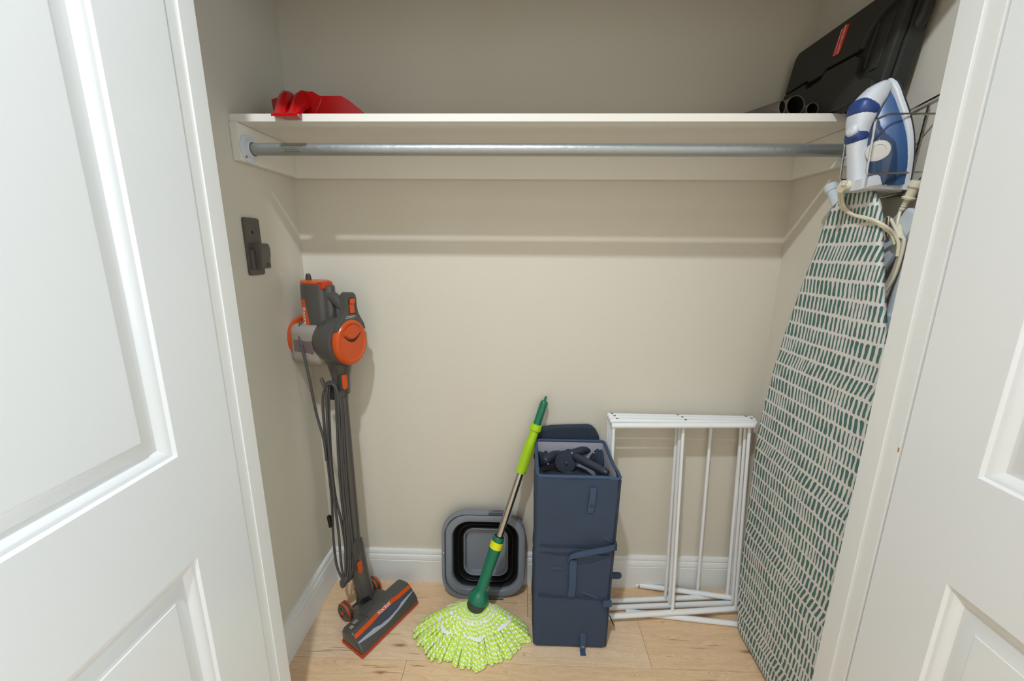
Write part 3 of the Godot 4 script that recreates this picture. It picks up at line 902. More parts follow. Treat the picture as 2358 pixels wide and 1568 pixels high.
	# the power cord wound between the hooks
	var runs = [
		[Vector3(0.0394, 1.0296, 0.1200), Vector3(0.0434, 0.9907, 0.1400), Vector3(0.0565, 0.9501, 0.1550), Vector3(0.0698, 0.8632, 0.1600), Vector3(0.0799, 0.7506, 0.1600), Vector3(0.0946, 0.6633, 0.1600), Vector3(0.0972, 0.5883, 0.1600)],
		[Vector3(0.1119, 0.8302, 0.1430), Vector3(0.1004, 0.8031, 0.1470), Vector3(0.0964, 0.7322, 0.1500), Vector3(0.0974, 0.6159, 0.1550), Vector3(0.1011, 0.4482, 0.1600), Vector3(0.0962, 0.3216, 0.1650), Vector3(0.1027, 0.2124, 0.1750), Vector3(0.1247, 0.1605, 0.1850)],
		[Vector3(0.1192, 0.8395, 0.1450), Vector3(0.1129, 0.8044, 0.1500), Vector3(0.1100, 0.7201, 0.1550), Vector3(0.1084, 0.6188, 0.1600), Vector3(0.1139, 0.4540, 0.1680), Vector3(0.1188, 0.3279, 0.1720), Vector3(0.1205, 0.2157, 0.1780), Vector3(0.1290, 0.1518, 0.1830)],
		[Vector3(0.1208, 0.8343, 0.1380), Vector3(0.1149, 0.7943, 0.1420), Vector3(0.1103, 0.7009, 0.1450), Vector3(0.1074, 0.5830, 0.1500), Vector3(0.1114, 0.4611, 0.1550), Vector3(0.1257, 0.3681, 0.1600), Vector3(0.1329, 0.2726, 0.1650), Vector3(0.1322, 0.1935, 0.1720), Vector3(0.1246, 0.1434, 0.1780)],
		[Vector3(0.1115, 0.8405, 0.1400), Vector3(0.1283, 0.8460, 0.1430), Vector3(0.1421, 0.8332, 0.1460), Vector3(0.1488, 0.7758, 0.1480), Vector3(0.1437, 0.6595, 0.1500), Vector3(0.1414, 0.5093, 0.1550), Vector3(0.1419, 0.3380, 0.1630), Vector3(0.1385, 0.2262, 0.1700), Vector3(0.1327, 0.1506, 0.1780)],
		[Vector3(0.1178, 0.8377, 0.1480), Vector3(0.1327, 0.8429, 0.1500), Vector3(0.1426, 0.8227, 0.1520), Vector3(0.1410, 0.7493, 0.1540), Vector3(0.1357, 0.6173, 0.1560), Vector3(0.1340, 0.4808, 0.1600), Vector3(0.1375, 0.3402, 0.1660), Vector3(0.1341, 0.2287, 0.1730), Vector3(0.1298, 0.1534, 0.1810)],
		[Vector3(0.1137, 0.8371, 0.1340), Vector3(0.1326, 0.8444, 0.1380), Vector3(0.1492, 0.8263, 0.1420), Vector3(0.1557, 0.7603, 0.1450), Vector3(0.1539, 0.6587, 0.1480), Vector3(0.1513, 0.5076, 0.1520), Vector3(0.1533, 0.3667, 0.1570), Vector3(0.1569, 0.2717, 0.1630), Vector3(0.1525, 0.1906, 0.1680), Vector3(0.1391, 0.1461, 0.1730)],
		[Vector3(0.1198, 0.8391, 0.1520), Vector3(0.1371, 0.8415, 0.1540), Vector3(0.1494, 0.8186, 0.1560), Vector3(0.1480, 0.7363, 0.1570), Vector3(0.1443, 0.6041, 0.1590), Vector3(0.1427, 0.4673, 0.1630), Vector3(0.1466, 0.3338, 0.1680), Vector3(0.1454, 0.2308, 0.1750), Vector3(0.1344, 0.1510, 0.1820)],
		[Vector3(0.1089, 0.8327, 0.1420), Vector3(0.1282, 0.8442, 0.1460), Vector3(0.1473, 0.8249, 0.1500), Vector3(0.1551, 0.7487, 0.1520), Vector3(0.1478, 0.6171, 0.1550), Vector3(0.1487, 0.4799, 0.1580), Vector3(0.1505, 0.3547, 0.1630), Vector3(0.1496, 0.2597, 0.1690), Vector3(0.1451, 0.1785, 0.1740), Vector3(0.1349, 0.1463, 0.1770)],
	]
	for r in runs:
		b = MB.new(); b.smooth = 60
		b.tube(spline(r, 5), 0.0041, 8)
		part("power_cord", b, M.cord, t)
	b = MB.new()
	b.x = along(Vector3(0.0911, 0.3926, 0.1680), Vector3(0.0966, 0.3486, 0.1700))
	b.bbox(Vector3(-0.007, -0.002, -0.006), Vector3(0.004, 0.04, 0.006), 0.003)
	part("cord_clip", b, M.black, t)

func mop() -> void:
	var t = thing("twist_mop", "lime and white rope mop with a green handle leaning on the wall", "mop", Vector3(0.57, 0, 0.21))
	var a = Vector3(0.5765, 0.101, 0.2)
	var z = Vector3(0.7985, 0.766, 0.022)
	var ln = a.distance_to(z)
	var T = along(a, z)
	var at = func(y: float) -> float: return y
	# twisting sleeve at the foot
	var b = MB.new(); b.x = T
	b.lathe([[0.0275, -0.018], [0.031, -0.012], [0.031, 0.008], [0.030, 0.016]], 28)
	part("socket_ring", b, mat(Color8(52, 60, 56), 0.5), t, "dark ring where the strands go in")
	b = MB.new(); b.x = T
	b.lathe([[0.029, 0.004], [0.034, 0.008], [0.0342, 0.016], [0.0325, 0.025], [0.028, 0.034], [0.0215, 0.042], [0.0186, 0.05], [0.0182, 0.12], [0.0195, 0.165], [0.021, 0.19], [0.0195, 0.207], [0.019, 0.228], [0.0165, 0.231], [0.0155, 0.226]], 28)
	var sl = part("twist_sleeve", b, M.green, t)
	b = MB.new(); b.x = T
	b.lathe([[0.0208, 0.191], [0.0215, 0.193], [0.0208, 0.213], [0.0198, 0.2145]], 28, false, false)
	part("yellow_band", b, M.yellow, sl, "yellow band")
	b = MB.new(); b.x = T
	b.lathe([[0.0118, 0.16], [0.0118, 0.47]], 24)
	part("pole", b, M.steel, t, "bare steel tube")
	b = MB.new(); b.x = T
	var L = [[0.0125, 0.452], [0.0155, 0.453], [0.0165, 0.457]]
	L.append_array([[0.0162, 0.56], [0.0155, 0.566], [0.0148, 0.567], [0.0145, 0.60], [0.0195, 0.602], [0.0205, 0.608], [0.0185, 0.622], [0.0145, 0.624]])
	b.lathe(L, 24)
	var gr = part("lime_grip", b, M.lime, t, "lime green ribbed grip")
	b = MB.new(); b.x = T
	for k in 20:
		var an = TAU * k / 20
		b.tube(PackedVector3Array([Vector3(0.0163 * cos(an), 0.462, 0.0163 * sin(an)), Vector3(0.0162 * cos(an), 0.557, 0.0162 * sin(an))]), 0.0009, 5)
	var ribs = part("grip_ribs", b, M.lime, gr)
	ribs.set_meta("kind", "stuff")
	b = MB.new(); b.x = T
	b.lathe([[0.0128, 0.622], [0.0132, ln - 0.03], [0.0125, ln - 0.022], [0.0095, ln - 0.017], [0.0045, ln - 0.0155], [0.0042, ln - 0.004], [0.003, ln]], 24)
	part("end_grip", b, M.green, t, "dark green end grip")
	# strands
	var rng = RandomNumberGenerator.new(); rng.seed = 41
	var st = MB.new(); st.colored = true; st.smooth = 75
	var gc = Color8(206, 238, 84).srgb_to_linear()
	var gc2 = Color8(196, 232, 66).srgb_to_linear()
	var wc = Color8(246, 247, 238).srgb_to_linear()
	var cen = Vector3(0.571, 0, 0.205)
	var reach = func(th: float) -> float:
		# how far the strands lie out, by direction (0 = right, PI / 2 = towards the camera)
		var rx = 0.175 - 0.012 * cos(th)
		var rz = 0.125 if sin(th) > 0 else 0.062
		var e = 1.0 / sqrt(pow(cos(th) / rx, 2) + pow(sin(th) / rz, 2))
		return e * (1.0 + 0.06 * sin(th * 5.0 + 0.6) + 0.04 * sin(th * 11.0))
	var prof = func(u: float, layer: float) -> float:     # height over the floor at u of the way out
		return lerpf(0.084 - layer * 0.022, 0.012, pow(u, 2.3)) - 0.004 * sin(PI * u) * layer
	var strand = func(th: float, rr: float, layer: float, w: float, tw: float) -> void:
		var pts = []
		var m = 7
		for k in m:
			var u = float(k) / (m - 1)
			var ang: float = th + w * u * u
			var r: float = lerpf(0.016, rr, u)
			pts.append(cen + Vector3(cos(ang) * r, prof.call(u, layer) + rng.randf_range(-0.0015, 0.0015), sin(ang) * r))
		# the loop end turns under
		var ae: float = th + w
		var tip = cen + Vector3(cos(ae) * (rr + 0.006), 0.0065, sin(ae) * (rr + 0.006))
		pts[m - 1].y = maxf(pts[m - 1].y, 0.017)
		pts.append(tip)
		pts.append(cen + Vector3(cos(ae + tw) * (rr - 0.012), 0.0055, sin(ae + tw) * (rr - 0.012)))
		var path = spline(pts, 6)
		# a two-ply rope: colour follows a helix
		var sides = 6
		var rings = []
		var rad = 0.0058
		var u0 = Vector3.UP
		for i in path.size():
			var tt = (path[mini(i + 1, path.size() - 1)] - path[maxi(i - 1, 0)]).normalized()
			u0 = (u0 - tt * u0.dot(tt)).normalized()
			var w0 = tt.cross(u0)
			var o = PackedVector3Array()
			for j in sides:
				var an = TAU * j / sides
				var lob = rad * (1.0 + 0.12 * cos(2.0 * (an + i * PI / 3.0)))
				o.append(path[i] + (u0 * cos(an) + w0 * sin(an)) * lob)
			rings.append(o)
		for i in rings.size() - 1:
			for j in sides:
				var k = (j + 1) % sides
				st.col = wc if (i + j) % 3 == 0 else (gc if (i + j) % 3 == 1 else gc2)
				st.quad(rings[i][j], rings[i][k], rings[i + 1][k], rings[i + 1][j])
	var NS = 96
	for i in NS:
		var th = TAU * (i + rng.randf_range(-0.3, 0.3)) / NS
		strand.call(th, reach.call(th) * rng.randf_range(0.93, 1.05), 0.0, rng.randf_range(-0.06, 0.06), rng.randf_range(0.04, 0.1))
	for i in 72:
		var th = TAU * (i + rng.randf_range(-0.3, 0.3)) / 72
		strand.call(th, reach.call(th) * rng.randf_range(0.9, 1.02), 0.55, rng.randf_range(-0.1, 0.1), 0.08)
	for i in 80:
		var th = TAU * i / 80
		strand.call(th, reach.call(th) * rng.randf_range(0.8, 0.95), 1.1, rng.randf_range(-0.1, 0.1), 0.08)
	var sm = StandardMaterial3D.new()
	sm.vertex_color_use_as_albedo = true; sm.roughness = 0.9
	sm.rim_enabled = true; sm.rim = 0.2
	var so = part("rope_strands", st, sm, t, "twisted lime and white rope strands spread on the floor")
	so.set_meta("kind", "stuff")
	# stitched tapes
	for band in [[0.34, "inner"], [0.62, "outer"]]:
		var u: float = band[0]
		b = MB.new()
		var pts = []
		for i in 72:
			var th = TAU * i / 72
			var r: float = lerpf(0.016, reach.call(th), u) * (1.0 + 0.05 * sin(th * 6.0 + u * 9.0))
			pts.append(cen + Vector3(cos(th) * r, prof.call(u, 0.0) + 0.0042 + 0.0016 * sin(i * 2.1), sin(th) * r))
		var rings = []
		for i in 72:
			var p: Vector3 = pts[i]
			var o = (p - cen); o.y = 0; o = o.normalized()
			var ow = (o + Vector3(0, -0.45, 0)).normalized() * (0.0055 + 0.0012 * sin(i * 1.35))
			var n = Vector3(o.x * 0.4, 0.9, o.z * 0.4) * 0.0016
			rings.append(PackedVector3Array([p + ow - n, p + ow + n * 0.5, p + n, p - ow + n * 0.5, p - ow - n]))
		rings.append(rings[0])
		b.loft(rings, false, false)
		part("stitched_tape", b, mat(Color8(240, 240, 236), 0.9), t, "white stitched tape across the strands")

func bucket() -> void:
	var t = thing("collapsible_bucket", "grey square collapsible bucket with black folds propped against the baseboard", "bucket", Vector3(0.592, 0, 0.07))
	# frame of the opening: x right, y up the rim, z out of the opening
	var th = deg_to_rad(5.5)
	var T = frame(Vector3(0.592, 0.166, 0.0635), Vector3(1, 0, 0), Vector3(0, cos(th), -sin(th)), Vector3(0, sin(th), cos(th)))
	var rr = func(hx: float, hy: float, r: float, z: float, dy := 0.0) -> PackedVector3Array:
		var q = MB.rrect(hx, hy, r, 0.0, 7)
		var o = PackedVector3Array()
		for p in q: o.append(Vector3(p.x, -p.z + dy, z))
		return o
	var ringsets = func(list: Array) -> MB:
		var m = MB.new(); m.x = T; m.smooth = 50
		var rings = []
		for e in list: rings.append(rr.call(e[0], e[1], e[2], e[3]))
		m.loft(rings, false, false)
		return m
	# rim: rolled grey frame
	part("rim", ringsets.call([[0.118, 0.13, 0.062, -0.012], [0.12, 0.132, 0.064, 0.002], [0.124, 0.136, 0.067, 0.0055], [0.136, 0.150, 0.075, 0.006], [0.143, 0.157, 0.08, 0.003], [0.145, 0.159, 0.082, -0.004], [0.145, 0.159, 0.082, -0.02], [0.142, 0.156, 0.08, -0.026]]), M.bucket_grey, t)
	# black folded silicone wall
	part("folded_wall", ringsets.call([[0.1175, 0.1295, 0.062, -0.008], [0.113, 0.125, 0.059, -0.013], [0.1115, 0.1235, 0.058, -0.026], [0.109, 0.121, 0.056, -0.031], [0.105, 0.117, 0.054, -0.028], [0.102, 0.114, 0.052, -0.016], [0.099, 0.111, 0.05, -0.013], [0.096, 0.108, 0.048, -0.016], [0.094, 0.106, 0.047, -0.032], [0.0905, 0.1025, 0.044, -0.035], [0.087, 0.099, 0.042, -0.031], [0.084, 0.096, 0.040, -0.02], [0.0815, 0.0935, 0.038, -0.019]]), M.rubber, t, "black folded wall")
	# grey base seen down inside
	var bm = ringsets.call([[0.0825, 0.0945, 0.039, -0.021], [0.0795, 0.0915, 0.036, -0.0185], [0.077, 0.089, 0.034, -0.02], [0.0745, 0.0865, 0.032, -0.036], [0.072, 0.084, 0.030, -0.040]])
	bm.fan(rr.call(0.072, 0.084, 0.030, -0.040), false)
	part("base_panel", bm, M.bucket_grey, t)
	# carrying handle folded round the upper side
	var b = MB.new(); b.x = T; b.smooth = 50
	var path = []
	for k in 40:
		var q = lerpf(-0.04, 0.5, k / 39.0)    # along the outline from the top middle round to the lower side
		path.append(q)
	var outl = MB.rrect(0.152, 0.166, 0.085, 0.0, 10)
	var pts = []
	var pick = []
	# rrect starts at the right of the back edge and turns anticlockwise; take the upper and left run
	for i in outl.size():
		var p = outl[i]
		var v = Vector3(p.x, -p.z, 0.0)
		pick.append(v)
	var run = []
	for i in range(10, 34): run.append(pick[i % pick.size()])
	run.push_front(Vector3(0.012, 0.166, 0))
	run.append(Vector3(-0.04, -0.164, 0))
	var rings = []
	for i in run.size():
		var p: Vector3 = run[i]
		var tg: Vector3 = (run[mini(i + 1, run.size() - 1)] - run[maxi(i - 1, 0)]).normalized()
		var o = Vector3(tg.y, -tg.x, 0) * -1.0
		if o.dot(p) < 0: o = -o
		var w = 0.0065
		var lift = 0.004
		rings.append(PackedVector3Array([p + o * w + Vector3(0, 0, lift - 0.004), p + o * (w - 0.002) + Vector3(0, 0, lift + 0.003), p - o * (w - 0.002) + Vector3(0, 0, lift + 0.003), p - o * w + Vector3(0, 0, lift - 0.004), p - o * w + Vector3(0, 0, lift - 0.012), p + o * w + Vector3(0, 0, lift - 0.012)]))
	b.loft(rings)
	var hd = part("carry_handle", b, M.bucket_grey, t)
	b = MB.new(); b.x = T * frame(Vector3(-0.151, 0.012, 0.0065), Vector3(1, 0, 0), Vector3(0, 0, 1), Vector3(0, -1, 0))
	b.lathe([[0.0045, 0.0], [0.0042, 0.0015], [0.002, 0.0025]], 12)
	part("pivot_pin", b, M.chrome, hd)

func bag() -> void:
	var t = thing("storage_bag", "tall navy fabric storage bag standing open with a lilac lining", "bag", Vector3(0.88, 0, 0.147))
	var x0 = 0.7625
	var x1 = 0.9985
	var z0 = 0.032
	var z1 = 0.262
	var cx = (x0 + x1) / 2
	var cz = (z0 + z1) / 2
	var ns = FastNoiseLite.new(); ns.seed = 12; ns.frequency = 6.0
	var ring = func(y: float, ins: float, r: float, amp: float) -> PackedVector3Array:
		var k = 5
		var o = PackedVector3Array()
		var base = MB.rrect((x1 - x0) / 2 - ins, (z1 - z0) / 2 - ins, r, y, k)
		# extra points along the straight sides so that the cloth can swell
		for i in base.size():
			var p = base[i]
			var q = base[(i + 1) % base.size()]
			var n = 8 if p.distance_to(q) > 0.05 else 1
			for j in n:
				var e = p.lerp(q, float(j) / n)
				var d = Vector3(e.x, 0, e.z).normalized()
				var swell = ns.get_noise_3d(e.x, y, e.z) * amp
				# folds are pinched in at the two crease lines
				swell -= 0.0035 * exp(-pow((y - 0.385) / 0.007, 2)) * signf(amp)
				swell -= 0.0035 * exp(-pow((y - 0.205) / 0.007, 2)) * signf(amp)
				o.append(Vector3(cx, 0, cz + (y - 0.0) * 0.02 - 0.001) + e + d * swell)
		return o
	var rings = []
	rings.append(ring.call(0.0, 0.012, 0.012, 0.0))
	rings.append(ring.call(0.003, 0.004, 0.013, 0.0))
	for i in 44: rings.append(ring.call(0.01 + 0.605 * i / 43.0, 0.0, 0.013, 0.006 if i > 0 and i < 43 else 0.001))
	var b = MB.new(); b.smooth = 60
	b.loft(rings, true, false)
	var body = part("bag_body", b, M.navy, t)
	b = MB.new(); b.smooth = 60
	var inner = []
	for i in 8: inner.append(ring.call(0.617 - 0.03 * i, 0.006 + (0.001 if i else 0.0), 0.011, 0.0))
	for r in inner: r.reverse()
	b.loft(inner, false, true)
	part("lining", b, M.lining, t, "lilac grey lining")
	# bound rim
	b = MB.new(); b.smooth = 60
	var rp = PackedVector3Array()
	var base = ring.call(0.617, 0.003, 0.013, 0.0)
	for i in base.size():
		var p: Vector3 = base[i]
		if p.x > cx + 0.08 and p.z > cz + 0.08: p += Vector3(0.006, -0.004, 0.0)
		rp.append(p)
	b.tube(rp, 0.0052, 8, true)
	part("bound_rim", b, M.navy_strap, t)
	# piping at the right front edge
	b = MB.new()
	b.tube(PackedVector3Array([Vector3(x1 - 0.004, 0.01, z1 - 0.006), Vector3(x1 - 0.002, 0.3, z1), Vector3(x1 + 0.002, 0.61, z1 + 0.008)]), 0.0035, 8)
	part("edge_piping", b, M.navy_dark, t)
	# stitched seams over the front
	for e in [[0.388, 0.386], [0.362, 0.360], [0.206, 0.198]]:
		b = MB.new()
		var sp = []
		for k in 9:
			var u = k / 8.0
			var yy: float = lerpf(e[0], e[1], u) + 0.002 * sin(u * 9.0 + e[0] * 40.0)
			sp.append(Vector3(lerpf(x0 + 0.012, x1 - 0.012, u), yy, z1 + yy * 0.02 - 0.001 + 0.0025))
		b.tube(spline(sp, 3), 0.0016, 6)
		part("seam", b, M.navy_dark, body)
	for e in [[Vector3(0.905, 0.315, 0), Vector3(0.995, 0.345, 0)], [Vector3(0.885, 0.225, 0), Vector3(0.985, 0.19, 0)], [Vector3(0.955, 0.42, 0), Vector3(0.996, 0.4, 0)], [Vector3(0.8, 0.30, 0), Vector3(0.855, 0.305, 0)]]:
		b = MB.new()
		var sp = []
		for k in 5:
			var q: Vector3 = (e[0] as Vector3).lerp(e[1], k / 4.0)
			sp.append(Vector3(q.x, q.y + 0.003 * sin(k * 1.3), z1 + q.y * 0.02 - 0.0045))
		b.tube(spline(sp, 4), 0.006, 8, false, [0.001, 0.002, 0.003, 0.004, 0.005, 0.0055, 0.006, 0.006, 0.006, 0.006, 0.006, 0.0055, 0.005, 0.004, 0.003, 0.002, 0.001])
		part("crease", b, M.navy, body)
	# lid folded back against the wall
	b = MB.new(); b.smooth = 55
	b.x = frame(Vector3(0.875, 0.0, 0.019), Vector3(1, 0, 0), Vector3(0, 1, 0), Vector3(0, 0, 1))
	b.prism(PackedVector2Array([Vector2(-0.108, 0.44), Vector2(0.112, 0.44), Vector2(0.112, 0.60), Vector2(0.108, 0.625), Vector2(0.098, 0.645), Vector2(0.084, 0.659), Vector2(0.07, 0.664), Vector2(0.0, 0.661), Vector2(-0.06, 0.657), Vector2(-0.085, 0.651), Vector2(-0.1, 0.639), Vector2(-0.108, 0.62)]), -0.012, 0.012, 0.005)
	var lid = part("folded_lid", b, M.navy_dark, t, "darker lid flap folded back behind the bag")
	b = MB.new()
	b.tube(spline([Vector3(0.945, 0.662, 0.03), Vector3(0.948, 0.65, 0.033), Vector3(0.94, 0.632, 0.033)], 4), 0.0018, 6)
	part("lid_seam", b, M.navy, lid)
	b = MB.new()
	b.tube(spline([Vector3(0.796, 0.652, 0.03), Vector3(0.803, 0.64, 0.033), Vector3(0.806, 0.625, 0.033)], 4), 0.0018, 6)
	part("lid_seam", b, M.navy, lid)
	# straps on the front
	var zf = func(y: float) -> float: return z1 + y * 0.02 + 0.0015
	b = MB.new(); b.smooth = 50
	b.strap(spline([Vector3(0.999, 0.395, zf.call(0.4) + 0.006), Vector3(0.965, 0.393, zf.call(0.4) + 0.016), Vector3(0.925, 0.388, zf.call(0.39) + 0.022), Vector3(0.89, 0.375, zf.call(0.38) + 0.018), Vector3(0.868, 0.355, zf.call(0.36) + 0.006), Vector3(0.862, 0.335, zf.call(0.34) + 0.001)], 5), Vector3(0.1, 1, 0), 0.0095, 0.002)
	part("carry_strap", b, M.navy_strap, t, "bright navy webbing carry strap")
	b = MB.new()
	b.strap(PackedVector3Array([Vector3(0.878, 0.34, zf.call(0.34) + 0.001), Vector3(0.878, 0.29, zf.call(0.29) + 0.004), Vector3(0.878, 0.24, zf.call(0.24) + 0.004), Vector3(0.877, 0.205, zf.call(0.2))]), Vector3(1, 0, 0), 0.0105, 0.002)
	part("webbing_strip", b, M.navy_strap, t)
	b = MB.new()
	b.strap(PackedVector3Array([Vector3(0.924, 0.588, zf.call(0.59)), Vector3(0.923, 0.55, zf.call(0.55) + 0.003), Vector3(0.919, 0.505, zf.call(0.5) + 0.001)]), Vector3(1, 0, 0), 0.0085, 0.002)
	var tab = part("snap_tab", b, M.navy_strap, t)
	b = MB.new(); b.x = frame(Vector3(0.921, 0.53, zf.call(0.53) + 0.0035), Vector3(1, 0, 0), Vector3(0, 0, 1), Vector3(0, -1, 0))
	b.lathe([[0.0045, 0.0], [0.004, 0.0015], [0.001, 0.0025]], 12)
	part("snap_stud", b, M.navy_plastic, tab)
	b = MB.new()
	b.strap(PackedVector3Array([Vector3(0.92, 0.065, zf.call(0.06)), Vector3(0.921, 0.03, zf.call(0.03) + 0.003), Vector3(0.921, 0.003, zf.call(0.0) + 0.006), Vector3(0.921, 0.0022, zf.call(0.0) + 0.022)]), Vector3(1, 0, 0), 0.0085, 0.002)
	tab = part("snap_tab", b, M.navy_strap, t)
	b = MB.new(); b.x = frame(Vector3(0.921, 0.016, zf.call(0.02) + 0.0055), Vector3(1, 0, 0), Vector3(0, 0, 1), Vector3(0, -1, 0))
	b.lathe([[0.0052, 0.0], [0.005, 0.0014], [0.003, 0.0018], [0.0025, 0.0006]], 14)
	part("snap_stud", b, M.chrome, tab, "shiny metal snap")
	b = MB.new(); b.bbox(Vector3(0.974, 0.175, zf.call(0.17) - 0.004), Vector3(1.002, 0.195, zf.call(0.18) + 0.007), 0.002)
	part("strap_slider", b, M.navy_strap, t)
	b = MB.new(); b.bbox(Vector3(0.9955, 0.383, zf.call(0.4) - 0.006), Vector3(1.003, 0.407, zf.call(0.4) + 0.009), 0.002)
	part("strap_loop", b, M.navy_dark, t)
	b = MB.new(); b.x = frame(Vector3(1.0344, 0.1968, 0.1700), Vector3(1, 0, 0), Vector3(0, 1, 0), Vector3(0, 0, 1))
	b.prism(PackedVector2Array([Vector2(-0.03, -0.013), Vector2(0.012, -0.013), Vector2(0.019, -0.008), Vector2(0.021, 0), Vector2(0.019, 0.008), Vector2(0.012, 0.013), Vector2(-0.03, 0.013)]), -0.0015, 0.0015, 0.0005)
	part("side_tab", b, M.navy_strap, t)
	b = MB.new(); b.strap(PackedVector3Array([Vector3(0.9973, 0.1144, 0.2300), Vector3(1.0122, 0.0872, 0.2200), Vector3(1.0328, 0.0297, 0.2000)]), Vector3(0.3, 0.2, 1), 0.007, 0.002)
	part("loose_strap", b, M.black, t)
	# folded frame inside
	var g = thing("folded_frame", "dark navy folded plastic frame packed inside the open bag", "folded frame", Vector3(0.88, 0.4, 0.16))
	var nrm = Vector3(-0.12, 0.32, 0.94).normalized()
	b = MB.new(); b.x = along(Vector3(0.8605, 0.5750, 0.1175) - nrm * 0.03, Vector3(0.8605, 0.5750, 0.1175))
	b.lathe([[0.034, 0.0], [0.034, 0.018], [0.0345, 0.022], [0.0335, 0.0245], [0.0318, 0.0245], [0.031, 0.0235], [0.0, 0.0255]], 32)
	var hub = part("hub_cover", b, M.navy_matt, g)
	b = MB.new(); b.x = along(Vector3(0.8624, 0.5770, 0.1264) - nrm * 0.0044, Vector3(0.8624, 0.5770, 0.1264))
	b.lathe([[0.0036, 0.0], [0.0034, 0.0015], [0.0016, 0.003]], 12)
	part("rivet", b, M.chrome, hub)
	var arms = [
		[[Vector3(0.8894, 0.5920, 0.1050), Vector3(0.9179, 0.5900, 0.1335), Vector3(0.9497, 0.5880, 0.1655), Vector3(0.9814, 0.5860, 0.1959)], [0.012, 0.014, 0.013, 0.012]],
		[[Vector3(0.8786, 0.5850, 0.0782), Vector3(0.9113, 0.5840, 0.0601), Vector3(0.9491, 0.5820, 0.0334), Vector3(0.9738, 0.5760, 0.0302)], [0.0125, 0.0145, 0.0165, 0.012]],
		[[Vector3(0.8307, 0.5900, 0.0193), Vector3(0.8484, 0.5880, 0.0242), Vector3(0.8710, 0.5820, 0.0399), Vector3(0.8895, 0.5750, 0.0622)], [0.008, 0.0095, 0.009, 0.009]],
		[[Vector3(0.7897, 0.5780, -0.0024), Vector3(0.8108, 0.5760, 0.0058), Vector3(0.8344, 0.5700, 0.0187), Vector3(0.8545, 0.5620, 0.0337)], [0.009, 0.0135, 0.014, 0.012]],
		[[Vector3(0.7898, 0.5780, 0.1231), Vector3(0.8053, 0.5760, 0.0995), Vector3(0.8275, 0.5730, 0.0701), Vector3(0.8501, 0.5660, 0.0474)], [0.014, 0.0165, 0.016, 0.013]],
	]
	for a in arms:
		var p = spline(a[0], 4)
		var rad = []
		for i in p.size():
			var f = float(i) / (p.size() - 1) * 3.0
			var k = mini(int(f), 2)
			rad.append(lerpf(a[1][k], a[1][k + 1], f - k) * (0.75 if i == 0 or i == p.size() - 1 else 1.0))
		b = MB.new(); b.smooth = 60
		b.tube(p, 0.01, 14, false, rad)
		part("frame_arm", b, M.navy_plastic, g)
	for q in [Vector3(0.8013, 0.5920, 0.1606), Vector3(0.9576, 0.5900, 0.0782), Vector3(0.8823, 0.6000, 0.1029)]:
		b = MB.new(); b.ball(q, Vector3.ONE * 0.0034, 8, 6)
		part("rivet", b, M.chrome, g)
	# soft cloth tucked round the arms
	for e in [[Vector3(0.7926, 0.5500, 0.0173), Vector3(0.03, 0.035, 0.055)], [Vector3(0.9811, 0.5500, 0.0304), Vector3(0.03, 0.042, 0.06)], [Vector3(0.88, 0.497, 0.15), Vector3(0.108, 0.05, 0.105)]]:
		b = MB.new(); b.smooth = 60
		var rr = []
		for i in range(1, 12):
			var f = PI * i / 12 - PI / 2
			var o = PackedVector3Array()
			for j in 24:
				var a = -TAU * j / 24
				var d = Vector3(cos(f) * cos(a), sin(f), cos(f) * sin(a))
				o.append(e[0] + d * e[1] * (1.0 + 0.16 * sin(a * 5.0 + f * 3.0) * cos(f)))
			rr.append(o)
		b.loft(rr)
		part("cloth_fold", b, M.navy_dark, g)
